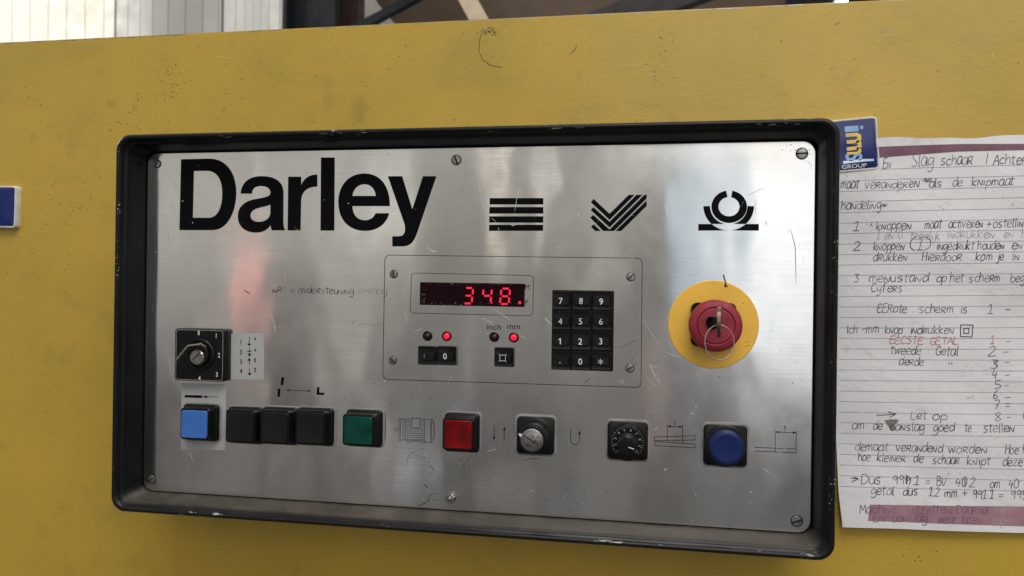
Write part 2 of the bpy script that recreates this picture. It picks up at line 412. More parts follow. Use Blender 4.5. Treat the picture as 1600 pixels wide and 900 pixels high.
slab('brown_roof_sheet', [(560, -60), (575, -25), (590, 5), (603, 22), (620, 40), (640, 60), (1500, 60), (1500, -60)], 5.4, .08, M_brown,
     'brown curved roof sheet filling the gap above the machine', 'roof sheet')
slab('timber_batten', [(700, -30), (728, 22), (742, 48), (772, 46), (758, 20), (730, -30)], 4.6, .04, M_wood, 'pale timber batten slanting across the brown roof', 'batten')
slab('roof_strip', [(1010, -18), (880, 38), (1000, 34), (1140, -18)], 5.0, .12, M_strip, 'dark grey beam slanting under the brown roof', 'strip')  # dark grey slab laid slanting in front of the brown sheet
slab('dark_roof_strip', [(1235, -20), (1225, 30), (1420, 30), (1420, -20)], 5.1, .12, M_column, 'near-black beam behind the bright lamp at the machine edge', 'strip')  # near-black slab in front of the brown sheet's right end
M_lampglow = mat('glowing_lamp', (1, 1, 1), .4, emit=(1, .97, .85), es=14)
lp = thing('hall_lamp', 'small bright hall lamp just above the machine edge', 'lamp', at(1315, 2, 4.6))
c = at(1315, 1, 4.6)
obj('bulb', solid(circ([(.028, 4.64), (.036, 4.6), (.03, 4.57), (.01, 4.56)]), c.x, c.z, 5), M_lampglow, lp)
obj('housing', solid(circ([(.02, 4.76), (.05, 4.70), (.05, 4.641)]), c.x, c.z, 5, cap0=True), M_column, lp)

# ------------------------------------------------------------------ the machine's mustard front
YW = 0.055
top = at(800, 27, YW).z
mach = thing('machine_body', 'mustard yellow painted steel body of the machine behind the control box', 'machine', (0, YW, -.6))
bm = bmesh.new()
bmesh.ops.create_cube(bm, size=1, matrix=Matrix.Translation((.05, YW + .2, (top - .75) / 2)) @ Matrix.Diagonal((2.6, .4, top + .75, 1)))
bmesh.ops.bevel(bm, geom=bm.edges[:], offset=.0016, segments=3, affect='EDGES')
obj('front_plate', bm, M_yellow, mach)
bm = bmesh.new()   # bare worn metal along the top edge
x = -.5
while x < .75:
    w = random.uniform(.004, .03)
    if random.random() < .72:
        z = top - .0012; n = max(2, int(w / .002))
        ribbon(bm, [(x + w*i/n, YW - .0001, z + random.uniform(-.0003, .0003)) for i in range(n + 1)], random.uniform(.0004, .0009), taper=True)
    x += w * random.uniform(.8, 1.6)
facefront(bm); tag(obj('worn_edge', bm, M_dsteel, mach, 0), kind='stuff')
bm = bmesh.new()
def blob(bm, c, r, y=None, n=7, ax=1.0):
    a0 = random.random() * 6
    ax = ax * random.uniform(.7, 1.4)
    vs = [bm.verts.new((c.x + r*ax*random.uniform(.75, 1.2)*math.cos(a0+2*math.pi*i/n), c.y if y is None else y, c.z + r/ax*random.uniform(.75, 1.2)*math.sin(a0+2*math.pi*i/n))) for i in range(n)]
    bm.faces.new(vs)
clusters = [(270, 130, 18, 34, 70), (225, 170, 40, 28, 40), (375, 135, 26, 32, 35), (80, 330, 60, 90, 60), (130, 320, 55, 45, 50), (40, 140, 30, 30, 22), (180, 195, 60, 12, 30),
            (765, 50, 14, 8, 26), (1040, 70, 22, 45, 40), (1025, 105, 14, 18, 16), (20, 420, 30, 120, 25), (100, 600, 80, 180, 35), (250, 820, 250, 40, 30), (700, 190, 500, 8, 20),
            (1450, 860, 90, 25, 20), (1320, 840, 30, 25, 10), (500, 110, 300, 45, 50), (1250, 110, 300, 60, 30)]
for x, y, sx_, sy_, n in clusters:
    for _ in range(int(n * 1.5)):
        p_ = at(random.gauss(x, sx_ * .6), random.gauss(y, sy_ * .6), YW - .0002)
        if p_.z < top - .003: blob(bm, p_, random.choice((.00012, .0002, .0002, .0003, .0003, .0005)))
facefront(bm); tag(obj('paint_specks', bm, M_spk, mach, 0), kind='stuff')
def jag(pts, y, j=.0004, n=5, yf=None):
    out = []
    for a, b in zip(pts, pts[1:]):
        for i in range(n):
            t = i / n; q = a.lerp(b, t); out.append(Vector((q.x + random.uniform(-j, j), y, q.z + random.uniform(-j, j))))
    out.append(Vector((pts[-1].x, y, pts[-1].z))); return out
bm = bmesh.new()
P2 = fr(0, 0, 2); P3 = fr(800, 0, 2)
ribbon(bm, jag(pxs(P2, [(1510, 95), (1498, 125), (1497, 160), (1508, 185), (1530, 203), (1570, 211)], YW), YW - .0002, .0002), .0005)
for a, b in (((1512, 90), (1518, 108)), ((1535, 90), (1550, 105)), ((1528, 84), (1520, 98)), ((1545, 100), (1538, 112))):
    ribbon(bm, jag(pxs(P2, [a, b], YW), YW - .0002, .0003), .0006)
ribbon(bm, jag(pxs(P3, [(178, 170), (195, 158), (203, 140)], YW), YW - .0002, .0002), .0006, taper=True)
ribbon(bm, jag(pxs(P3, [(1008, 78), (1025, 68)], YW), YW - .0002, .0001), .0005, taper=True)
facefront(bm); tag(obj('dark_scuffs', bm, M_spk, mach, 0), kind='stuff')
bm = bmesh.new()
for pl, fm in (([(555, 235), (590, 215), (622, 205)], P2), ([(1100, 108), (1150, 100), (1205, 92)], P3), ([(1130, 118), (1210, 108)], P3), ([(1140, 95), (1190, 88)], P3), ([(1400, 150), (1480, 215)], P3),
               ([(340, 195), (342, 205), (370, 203), (400, 206), (425, 205)], P3), ([(1500, 160), (1505, 190)], P3), ([(1555, 55), (1575, 70)], P3), ([(655, 185), (690, 178), (730, 185)], P2)):
    ribbon(bm, jag(pxs(fm, pl, YW), YW - .0002, .0002), .00035, taper=True)
facefront(bm); tag(obj('light_scratches', bm, M_lite, mach, 0), kind='stuff')

# ------------------------------------------------------------------ control box
PW, PH = .5, .2654
box = thing('control_box', 'black-framed brushed metal control panel with buttons, knobs and a red display on the yellow machine', 'control panel', (0, YW, 0))
PROF = [(.6, 3), (.8, .5), (1.2, -2), (2.3, -9.5), (3.3, -16), (3.9, -18.6), (4.6, -19.3), (5.2, -19.6), (5.6, -20.6), (5.9, -22), (6.4, -23.5), (7.3, -24.5), (8.3, -24.75), (9.3, -24.3), (10.1, -23.2), (10.55, -21.6), (10.7, -19.5), (10.7, -10), (10.7, 20), (10.7, 54.6)]
bm = bmesh.new()
lv = [(PW + 2*o/1000, PH + 2*o/1000, (7.5 + .35*o)/1000, y/1000) for o, y in PROF]
def frame_sweep(bm, levels, nstr=10, seg=8):
    loops = []
    for w, h, r, y in levels:
        base = rrect(w, h, r, seg); pts = []
        for i in range(len(base)):
            a, b = base[i], base[(i + 1) % len(base)]; pts.append(a)
            if i % (seg + 1) == seg:
                for j in range(1, nstr): t = j / nstr; pts.append((a[0]+(b[0]-a[0])*t, a[1]+(b[1]-a[1])*t))
        loops.append([bm.verts.new((x, y, z)) for x, z in pts])
    for a, b in zip(loops, loops[1:]):
        for i in range(len(a)):
            j = (i + 1) % len(a); bm.faces.new((a[i], b[i], b[j], a[j]))
frame_sweep(bm, lv)
obj('frame', bm, M_frame, box, 50)
bm = bmesh.new(); stack(bm, 0, 0, [(PW + .004, PH + .004, .008, .004), (PW + .004, PH + .004, .008, .0022)], 6)
obj('back_tray', bm, M_frame, box)
# face plate with a grain map
bm = bmesh.new()
stack(bm, 0, 0, [(PW, PH, .0085, .0018), (PW, PH, .0085, .0003), (PW - .0006, PH - .0006, .0082, 0)], 10)
uv = bm.loops.layers.uv.new('grain')
for f in bm.faces:
    for l in f.loops: l[uv].uv = (l.vert.co.x, l.vert.co.z)
bmesh.ops.recalc_face_normals(bm, faces=bm.faces)
plate = obj('face_plate', bm, M_plate, box, 30)
PY = -.00012   # print lies on the plate

# --- lettering
def letter(s, frame, *paths):
    bm = bmesh.new(); fill(bm, [xz(frame, path(p), 0) for p in paths], PY); facefront(bm)
    return obj('letter', bm, M_ink, plate, 0)
letter('D', F_D, 'M 138 113 L 405 107 C 560 106 655 240 655 425 C 655 610 570 778 435 778 L 122 778',
       'M 258 224 L 380 222 C 475 222 524 305 524 430 C 524 560 485 662 395 662 L 248 661')
letter('a', F_D, 'M 696 436 C 700 335 775 271 890 271 C 1025 271 1098 325 1098 430 L 1096 680 C 1096 735 1102 765 1115 780 L 990 780 C 983 765 978 748 975 732 C 945 778 900 801 840 801 C 735 801 670 742 670 650 C 670 560 725 508 830 487 C 905 472 975 468 975 428 C 975 385 940 365 885 365 C 832 365 804 388 802 436',
       'M 975 538 C 925 568 788 560 788 640 C 788 680 820 699 868 699 C 935 699 975 660 975 610')
letter('r', F_D, 'M 1142 276 L 1264 276 L 1264 357 C 1285 295 1340 254 1415 256 L 1415 370 C 1315 370 1264 420 1263 510 L 1258 780 L 1137 780')
letter('l', F_E, 'M 220 85 L 334 85 L 330 690 L 216 690')
letter('e', F_E, 'M 790 488 C 792 325 715 217 580 217 C 440 217 363 325 363 455 C 363 595 445 693 585 693 C 690 693 762 635 785 546 L 672 546 C 655 585 625 604 585 604 C 522 604 483 562 480 488',
       'M 480 403 C 487 345 528 307 580 307 C 630 307 668 345 673 403')
letter('y', F_E, 'M 773 240 L 892 240 L 976 513 L 1064 240 L 1175 240 L 1015 710 C 988 790 955 821 890 821 L 810 821 L 810 737 L 858 737 C 905 737 922 708 914 650 C 912 637 908 626 903 612')
# --- three emblems
def emblem(name, frame, polys):
    bm = bmesh.new()
    for p in polys: fill(bm, [xz(frame, p, 0)], PY)
    facefront(bm); return obj(name, bm, M_ink, plate, 0)
emblem('bar_emblem', F_B, [[(820, 518), (1156, 518), (1156, 558), (820, 558)], [(819, 574), (1156, 574), (1156, 615), (818, 615)],
                           [(818, 632), (1156, 632), (1155, 672), (817, 671)], [(817, 685), (1155, 685), (1154, 723), (816, 723)]])
emblem('chevron_emblem', F_L, [[(138, 154), (262, 270), (412, 122), (458, 122), (262, 318), (116, 180)], [(135, 218), (262, 332), (472, 122), (520, 122), (262, 378), (115, 241)],
                               [(135, 279), (262, 393), (534, 122), (552, 122), (552, 151), (297, 405), (212, 405), (111, 301)], [(552, 166), (552, 209), (353, 405), (308, 405)],
                               [(138, 352), (194, 405), (150, 405), (118, 372)]])
def arc(cx, cy, rx, ry, a0, a1, n=28): return [(cx + rx*math.cos(R(a0+(a1-a0)*i/n)), cy + ry*math.sin(R(a0+(a1-a0)*i/n))) for i in range(n + 1)]
ringp = arc(1197, 215, 139, 127, -80, 260, 48) + arc(1195, 215, 82, 75, 262, -78, 48)
def yclip(p): return [q for q in p if q[1] <= 350]
wl = [(995, 210)] + yclip(arc(1193, 210, 198, 190, 180, 130)) + [(1058, 350), (1160, 350)] + [q for q in arc(1193, 210, 146, 143, 104, 180) if q[1] < 350]
wr = [(2 * 1193 - x, y) for x, y in wl]
bl = [(955, 350), (1056, 350)] + [q for q in arc(1193, 210, 196, 190, 133, 90) if q[1] > 351] + [(955, 402)]
br_ = [(1428, 350), (1330, 350)] + [q for q in arc(1193, 210, 196, 190, 47, 90) if q[1] > 351] + [(1428, 402)]
emblem('roll_emblem', F_L, [ringp, wl, wr, bl, br_])

# --- printed lines
def lines(name, frame, strokes, w, m=M_ink, parent=None, closed=False, extra=None, y=PY, py=0):
    bm = bmesh.new()
    for s in strokes: ribbon(bm, [Vector((p.x, y, p.z)) for p in pxs(frame, s, py)], w, closed=closed)
    if extra: extra(bm)
    facefront(bm); return obj(name, bm, m, parent or plate, 0)
def rr_px(quad, r, n=6):
    """rounded outline through four corner pixels"""
    out = []; q = [Vector(p) for p in quad]
    for i in range(4):
        a, c, b = q[i-1], q[i], q[(i+1) % 4]; u = (a - c).normalized() * r; v = (b - c).normalized() * r
        for j in range(n + 1):
            t = j / n; out.append(tuple((c + u) * (1-t)**2 + c * 2*t*(1-t) + (c + v) * t*t))
    return out
ID = lambda x, y: (x, y)
lines('module_outline', ID, [rr_px([(601.5, 398.5), (1003.5, 403.5), (1001.5, 605.5), (598, 592.5)], 9)], .00042, closed=True)
lines('display_outline', ID, [rr_px([(643, 426.5), (833.5, 430.5), (832.5, 493.5), (641, 489)], 7)], .00038, closed=True)
def tri(bm, frame, pts, y=PY): fill(bm, [xz(frame, pts, 0)], y)
def arrow(bm, frame, a, b, w, hw, hl, both=False, y=PY):
    a = Vector(a); b = Vector(b); d = (b - a).normalized(); n = Vector((-d.y, d.x))
    ribbon(bm, [Vector((p.x, y, p.z)) for p in pxs(frame, [tuple(a + (d*hl*.8 if both else d*0)), tuple(b - d*hl*.8)], 0)], w * 1.25)
    tri(bm, frame, [tuple(b), tuple(b - d*hl + n*hw), tuple(b - d*hl - n*hw)], y)
    if both: tri(bm, frame, [tuple(a), tuple(a + d*hl + n*hw), tuple(a + d*hl - n*hw)], y)
def symbol(name, f, parent=plate, m=M_ink):
    bm = bmesh.new(); f(bm); facefront(bm); return obj(name, bm, m, parent, 0)
def s1(bm):
    for q in ([(744, 388), (760, 390), (752, 439), (737, 436)], [(720, 459), (736, 459), (734, 508), (718, 508)], [(960, 450), (975, 450), (974, 483), (1005, 484), (1005, 498), (958, 496)]): tri(bm, F_S, q)
    arrow(bm, F_S, (772, 467), (922, 474), .0003, 6, 18, True)
symbol('gap_symbol', s1)
def s2(bm): arrow(bm, F_R, (861, 277), (860, 390), .00032, 10, 27); arrow(bm, F_R, (938, 396), (940, 283), .00032, 10, 27)
symbol('arrow_pair', s2)
F_Q = fr(800, 450, 2)
def s3(bm):
    ribbon(bm, [Vector((p.x, PY, p.z)) for p in pxs(F_Q, path('M 184 443 L 183 474 C 184 494 209 496 210 474 L 211 455', 8), 0)], .0004)
    tri(bm, F_Q, [(211, 445), (215, 457), (207, 457)])
symbol('return_arrow', s3)
def strokes(bm, frame, L, w, y=PY):
    for s in L: ribbon(bm, [Vector((p.x, y, p.z)) for p in pxs(frame, s, 0)], w * 1.2)
def s4(bm):
    strokes(bm, F_K, [[(479, 246), (725, 238), (727, 264), (479, 268), (479, 246)], [(483, 274), (727, 288), (727, 312), (483, 298), (483, 274)], [(557, 172), (558, 280)], [(651, 174), (652, 282)], [(605, 141), (604, 172)]], .00032)
    arrow(bm, F_K, (559, 181), (651, 184), .0003, 8, 20, True)
symbol('blade_gap_drawing', s4)
def s5(bm):
    strokes(bm, F_K, [[(1093, 309), (1270, 316)], [(1283, 317), (1345, 319)], [(1093, 332), (1240, 338)], [(1256, 339), (1345, 343)], [(1218, 206), (1217, 336)], [(1347, 210), (1345, 343)], [(1276, 176), (1277, 198), (1283, 204)], [(1271, 184), (1284, 185)]], .00030)
    arrow(bm, F_K, (1219, 215), (1347, 220), .0003, 8, 20, True)
symbol('thickness_drawing', s5)
def motor(bm):
    L = [[(163, 292), (238, 292)], [(163, 292), (163, 325), (238, 328)], [(240, 132), (232, 490)], [(240, 132), (330, 158)], [(262, 142), (252, 478)], [(232, 490), (330, 466)], [(300, 152), (295, 470)], [(330, 152), (325, 466)],
         [(330, 152), (360, 148), (430, 144)], [(560, 145), (760, 150), (782, 195), (790, 300), (786, 440), (760, 512), (640, 515)], [(635, 150), (630, 515)], [(732, 150), (726, 512)], [(745, 152), (738, 512)], [(325, 480), (640, 488)],
         [(350, 484), (365, 515), (415, 512), (440, 490)], [(430, 500), (560, 500)], [(560, 490), (590, 522), (645, 520), (645, 492)], [(436, 140), (556, 145), (560, 290), (433, 282), (436, 140)], [(445, 140), (448, 120), (465, 120)], [(495, 130), (540, 125), (556, 143)]]
    L += [[(762, 170), (775, 230), (778, 400), (758, 470)]]
    for i in range(4): y = 166 + i * 32; L += [[(335, y), (430, y - 3)], [(562, y - 3), (632, y)]]
    for i in range(6): y = 300 + i * 33; L += [[(332, y), (632, y + 3)]]
    strokes(bm, F_MO, L, .00021)
symbol('motor_drawing', motor)
for w_, x_, y_, h_, k_ in (('inch', 692, 461, .0044, 1.15), ('mm', 810, 462, .0044, 1.1), ('M', 890, 223, .0034, 1), ('P', 886, 314, .0032, 1)):
    symbol('printed_word', lambda bm: text(bm, w_, at(*F_M(x_, y_), PY), h_, PY, k_))

# --- stickers
def sticker(quad, m=M_tape):
    bm = bmesh.new(); fill(bm, [[(v.x, v.z) for v in (at(*q, 0) for q in quad)]], -.00008); facefront(bm); return obj('label_sticker', bm, m, plate, 0)
st1 = sticker([(283.5, 598.5), (353.5, 600), (352, 703.5), (283, 702)])
st2 = sticker([(361.5, 520.5), (412.8, 520.8), (412.6, 593), (360.8, 592.5)])
YS = -.0002
def a1(bm):
    fill(bm, [xz(F_S, [(152, 498), (258, 500), (258, 516), (152, 512)], 0)], YS)
    arrow(bm, F_S, (360, 509), (258, 508), .0003, 9, 30, y=YS)
symbol('bar_arrow', a1, st1)
def a2(bm):
    for i, (n, yy) in enumerate((('1', 262), ('2', 405), ('3', 540), ('4', 672))):
        text(bm, n, at(*F_W(1003, yy), YS), .0036, YS, .8, bold=.02)
    W_ = .00036
    arrow(bm, F_W, (1122, 195), (1122, 325), W_, 26, 38, y=YS); arrow(bm, F_W, (1122, 345), (1124, 468), W_, 26, 38, y=YS)
    strokes(bm, F_W, [[(1092, 395), (1152, 392)]], .0005, YS)
    arrow(bm, F_W, (1122, 595), (1122, 487), W_, 26, 38, y=YS); arrow(bm, F_W, (1124, 630), (1128, 738), W_, 26, 38, y=YS)
    arrow(bm, F_W, (1205, 195), (1206, 242), W_, 18, 26, y=YS); arrow(bm, F_W, (1206, 350), (1206, 398), W_, 18, 26, y=YS)
    arrow(bm, F_W, (1203, 487), (1203, 552), W_, 16, 24, True, y=YS); arrow(bm, F_W, (1203, 620), (1203, 692), W_, 16, 24, True, y=YS)
symbol('arrow_table', a2, st2)

# --- screws
def slot_screw(px, py, r, ang, m=M_dsteel):
    c = at(px, py, 0); bm = bmesh.new()
    n = 24; g = .15
    # domed head in two halves either side of a real slot
    for sgn in (1, -1):
        a0 = math.asin(g); pts = [(math.cos(a0 + (math.pi - 2*a0)*i/14), math.sin(a0 + (math.pi - 2*a0)*i/14)) for i in range(15)]
        loops = []
        for sc, y in ((1.0, -.0002), (1.0, -.0008), (.93, -.0011), (.6, -.0012)):
            lp_ = []
            for x, z in pts:
                xx = x * sc; zz = max(g, z * sc) * sgn
                X_, Z_ = xx*math.cos(ang) - zz*math.sin(ang), xx*math.sin(ang) + zz*math.cos(ang)
                lp_.append(bm.verts.new((c.x + X_*r, y, c.z + Z_*r)))
            loops.append(lp_)
        for a, b in zip(loops, loops[1:]):
            for i in range(15): j = (i + 1) % 15; bm.faces.new((a[i], a[j], b[j], b[i]))
        bm.faces.new(loops[-1])
    bmesh.ops.recalc_face_normals(bm, faces=bm.faces)
    o = obj('screw', bm, m, plate, 40)
    bm = bmesh.new(); stack(bm, c.x, c.z, circ([(r * 1.16, -.00003), (r * 1.16, -.00006)]), 6); facefront(bm); obj('screw_hole', bm, M_dirt, plate, 0)
    return o
for a in ((246, 256, .0030, R(70)), (713, 250, .0034, R(-70)), (1253, 240, .0036, R(2)), (237, 749, .0030, R(45)), (1245, 814, .0036, R(20)),
          (615.3, 428.3, .0028, R(95)), (985.5, 432.6, .0028, R(45)), (613.9, 563.3, .0028, R(-40)), (984.3, 575.3, .0028, R(30))): slot_screw(*a)
c = at(704.5, 777.5, 0); bm = bmesh.new()
stack(bm, c.x, c.z, circ([(.0042, 0), (.0042, -.0006)]), 6); hx = bmesh.new()
def hexn(bm, r, y0, y1, rot=.3):
    a = [bm.verts.new((c.x + r*math.cos(rot + math.pi*i/3), y0, c.z + r*math.sin(rot + math.pi*i/3))) for i in range(6)]
    b = [bm.verts.new((c.x + r*math.cos(rot + math.pi*i/3), y1, c.z + r*math.sin(rot + math.pi*i/3))) for i in range(6)]
    d = [bm.verts.new((c.x + r*.86*math.cos(rot + math.pi*i/3), y1 - .0004, c.z + r*.86*math.sin(rot + math.pi*i/3))) for i in range(6)]
    for p, q in ((a, b), (b, d)):
        for i in range(6): bm.faces.new((p[i], p[(i+1) % 6], q[(i+1) % 6], q[i]))
    bm.faces.new(d)
hexn(bm, .0038, -.0006, -.0028); stack(bm, c.x, c.z, circ([(.0019, -.0031), (.0019, -.0033), (.0012, -.0045), (.0003, -.0049)]), 5)
bmesh.ops.recalc_face_normals(bm, faces=bm.faces); obj('hex_bolt', bm, M_dsteel, plate, 30)

# --- square push buttons : body on the plate, lens in front
def lens_h(px0, px1, py0, py1, y): a = at(px0, py0, y); b = at(px1, py1, y); return (a.x+b.x)/2, (a.z+b.z)/2, abs(b.x-a.x), abs(a.z-b.z)
def push_button(lens, base, h, m, label=None, lens_label=None, collar=.0016, flat=False):
    lx, lz, lw, lh = lens_h(*lens, -h); bx0, bz0, bw, bh = lens_h(*base, -.001)
    bm = bmesh.new()
    stack(bm, bx0, bz0, [(bw, bh, .0028, 0), (bw, bh, .0028, -.0028), (bw - .0012, bh - .0012, .0026, -.0036), (bw - .0030, bh - .0030, .0024, -.0038),
                        (bw - .0032, bh - .0032, .0024, -h * .62), (bw - .0042, bh - .0042, .0022, -h * .70)], 5)
    stack(bm, lx, lz, [(lw + collar*2, lh + collar*2, .0026, -h * .66), (lw + collar*2, lh + collar*2, .0026, -h + .0012), (lw + collar, lh + collar, .0022, -h + .0002)], 5)
    bmesh.ops.recalc_face_normals(bm, faces=bm.faces)
    b = obj('push_button', bm, M_black, box, 40)
    obj('gasket', solid([(bw + .0022, bh + .0018, .0030, 0), (bw + .0022, bh + .0018, .0030, -.0003), (bw + .0014, bh + .0010, .0028, -.0005)], bx0 + .0003, bz0 + .0001, 5), M_gasket, b, 40)
    if label: b['label'] = label
    bm = solid([(lw, lh, .0018, -h + .0010), (lw, lh, .0018, -h - .0004), (lw - .0010, lh - .0010, .0014, -h - .0010), (lw * .6, lh * .6, .002, -h - .00085)], lx, lz, 5)
    l = obj('lens', bm, m, b, 40)
    return b
push_button((284, 323.5, 640.5, 685.5), (289, 342, 630.5, 689), .0105, M_blue, 'square push button with light blue lens')
push_button((355, 396, 643, 690.5), (359, 411.5, 634.5, 693.5), .0100, M_blackm, 'left black square push button of three')
push_button((409, 449.5, 643.5, 692), (412.5, 466, 635, 695), .0100, M_blackm, 'middle black square push button of three')
push_button((464, 506, 644, 693.5), (467, 521.5, 636, 696.5), .0100, M_blackm, 'right black square push button of three')
push_button((538, 581.5, 650, 695), (543, 597.5, 639, 698.5), .0125, M_green, 'square push button with dark green lens')
push_button((694.5, 737.5, 656, 702), (696, 749, 644, 706.5), .0100, M_red, 'square push button with dark red lens')

# --- bases shared by the round controls
def square_base(name, x0, x1, y0, y1, label):
    cx, cz, w, h = lens_h(x0, x1, y0, y1, -.0016)
    b = obj(name, solid([(w, h, .0030, -.0004), (w, h, .0030, -.0016), (w - .001, h - .001, .0026, -.0020)], cx, cz, 6), [M_black], box, 40)
    b['label'] = label
    obj('gasket', solid([(w + .0030, h + .0030, .0042, 0), (w + .0030, h + .0030, .0042, -.0004), (w + .0018, h + .0018, .0036, -.0008)], cx, cz, 6), M_gasket, b, 40)
    return b, cx, cz, w, h
# knob A: tall knurled locking dial
b, cx, cz, w, h = square_base('rotary_dial', 808, 866, 650, 711, 'tall knurled dial with engraved metal face')
def knurl(bm, cx, cz, r, y0, y1, n=48, amp=.00025, top=True):
    ls = []
    for y, s in ((y0, 1), (y1 + .0004, 1), (y1, .96)):
        ls.append([bm.verts.new((cx + (r + (amp if i % 2 else -amp)) * s * math.cos(2*math.pi*i/n), y, cz + (r + (amp if i % 2 else -amp)) * s * math.sin(2*math.pi*i/n))) for i in range(n)])
    for a, q in zip(ls, ls[1:]):
        for i in range(n): bm.faces.new((a[i], a[(i+1) % n], q[(i+1) % n], q[i]))
    bm.faces.new(ls[-1])
# axis leans from the base centre straight out towards -y
obj('collar', solid(circ([(.0130, -.0018), (.0130, -.0030), (.0122, -.0036), (.0112, -.0050)]), cx, cz, 8), M_blackm, b)
bm = bmesh.new(); knurl(bm, cx, cz, .0102, -.0050, -.0150); bmesh.ops.recalc_face_normals(bm, faces=bm.faces); obj('knurled_sleeve', bm, M_blackm, b, 60)
obj('knob', solid(circ([(.0093, -.0150), (.0093, -.0185), (.0088, -.0192)]), cx, cz, 8), M_black, b)
obj('dial_face', solid(circ([(.0079, -.0190), (.0079, -.0196), (.0074, -.0199)]), cx, cz, 8), M_engr, b)
bm = bmesh.new(); Yk = -.02
for i in range(22):
    a = R(-60 + i * 12); ribbon(bm, [(cx + .0058*math.cos(a), Yk, cz + .0058*math.sin(a)), (cx + .0070*math.cos(a), Yk, cz + .0070*math.sin(a))], .00025)
ribbon(bm, [(cx - .006, Yk, cz + .0032), (cx + .004, Yk, cz - .0026)], .0006); ribbon(bm, [(cx + .0005, Yk, cz - .0024), (cx + .0030, Yk, cz + .0004)], .0005)
text(bm, 'A', Vector((cx - .003, Yk, cz - .0036)), .0022, Yk, rot=.6); facefront(bm); obj('dial_marks', bm, M_ink, b, 0)
bm = bmesh.new(); fill(bm, [[(cx - .0098, cz + .0042), (cx - .0064, cz + .0040), (cx - .0082, cz + .0016)]], -.0193); facefront(bm); obj('pointer', bm, M_white, b, 0)
# knob B: numbered potentiometer dial
b, cx, cz, w, h = square_base('potentiometer_dial', 949.5, 1012, 657.5, 720, 'round dial with white scale from 1 to 10')
obj('collar', solid(circ([(.0137, -.0018), (.0137, -.0036), (.0128, -.0044)]), cx, cz, 10), M_blackm, b)
obj('skirt', solid(circ([(.0122, -.0042), (.0122, -.0060), (.0117, -.0064)]), cx, cz, 10), M_black, b)
bm = bmesh.new(); Yk = -.0065
for i in range(31):
    a = R(225 - i * 9); r0 = .0098 if i % 3 == 0 else .0104
    ribbon(bm, [(cx + r0*math.cos(a), Yk, cz + r0*math.sin(a)), (cx + .0113*math.cos(a), Yk, cz + .0113*math.sin(a))], .00022)
for i in range(10):
    a = R(225 - i * 30); text(bm, str(i + 1), Vector((cx + .0086*math.cos(a), Yk, cz + .0086*math.sin(a))), .0019, Yk, rot=a - R(90))
facefront(bm); obj('scale_marks', bm, M_grey, b, 0)
bm = bmesh.new(); knurl(bm, cx, cz, .0069, -.0064, -.0150, 36, .0003); bmesh.ops.recalc_face_normals(bm, faces=bm.faces); obj('knob', bm, M_blackm, b, 60)
obj('knob_cap', solid(circ([(.0063, -.0150), (.0060, -.0185), (.0052, -.0195), (.003, -.0198)]), cx, cz, 8), M_black, b)
bm = bmesh.new(); ribbon(bm, [(cx + .001, -.01990, cz - .0008), (cx + .0048, -.0199, cz - .0020)], .0005); facefront(bm); obj('pointer', bm, M_white, b, 0)
# round navy push button
b, cx, cz, w, h = square_base('round_push_button', 1099.5, 1167, 662.5, 729.5, 'round navy blue push button')
obj('collar', solid(circ([(.0143, -.0018), (.0143, -.0046), (.0136, -.0056), (.0126, -.0058)]), cx, cz, 10), M_blackm, b)
obj('cap', solid(circ([(.0117, -.0056), (.0117, -.0108), (.0112, -.0120), (.0100, -.0127), (.0085, -.0126), (.004, -.0123)]), cx, cz, 10), M_navy, b, 50)

# --- cam switch at the left
fx, fz, fw, fh = lens_h(273.5, 348.2, 513.5, 596.5, -.0068)
sw = obj('selector_switch', solid([(fw + .0006, fh + .0006, .0024, 0), (fw + .0006, fh + .0006, .0024, -.0060), (fw - .0004, fh - .0004, .0020, -.0068)], fx, fz, 6), M_black, box, 40)
sw['label'] = 'square black selector switch with bent metal lever'
bm = bmesh.new()
def rim_line(x0, x1, y0, y1, yy, wd, r):
    cx, cz, w, h = lens_h(x0, x1, y0, y1, yy); return [(cx + x, yy, cz + z) for x, z in rrect(w, h, r, 5)]
ribbon(bm, rim_line(275.6, 347.4, 515, 595.2, -.0069, 0, .002), .00045, closed=True); facefront(bm); obj('silver_border', bm, M_steel, sw, 0)
bm = bmesh.new()
for t, x, y in (('0', 410, 135), ('1', 655, 175), ('2', 695, 450), ('3', 663, 720), ('4', 420, 775)):
    text(bm, t, at(*F_W(x, y), -.0069), .0036, -.0069, .72, bold=.015)
facefront(bm); obj('position_numerals', bm, M_white, sw, 0)
kc = at(*F_W(420, 440), -.008)
obj('collar', solid(circ([(.0122, -.0069), (.0122, -.0078), (.0112, -.0086), (.0104, -.0082), (.0100, -.0072)]), kc.x, kc.z, 10), M_blackm, sw)
obj('barrel', solid(circ([(.0088, -.0070), (.0088, -.0105), (.0080, -.0112)]), kc.x, kc.z, 10), M_black, sw)
lc = at(*F_W(378, 482), -.0135); kk = Vector((kc.x, 0, kc.z))
obj('lock_face', solid(circ([(.0062, -.0112), (.0060, -.0130), (.0052, -.0138)]), lc.x, lc.z, 3), M_dsteel, sw, 20)
bm = bmesh.new(); ribbon(bm, [(lc.x - .003, -.01385, lc.z - .0018), (lc.x + .0035, -.01385, lc.z + .0040)], .0010); facefront(bm); obj('key_slot', bm, M_dirt, sw, 0)
bm = bmesh.new()
lvp = pxs(F_W, [(462, 330), (440, 296), (285, 312), (255, 330), (90, 530)], -.0160); lvp[0].y = -.0125
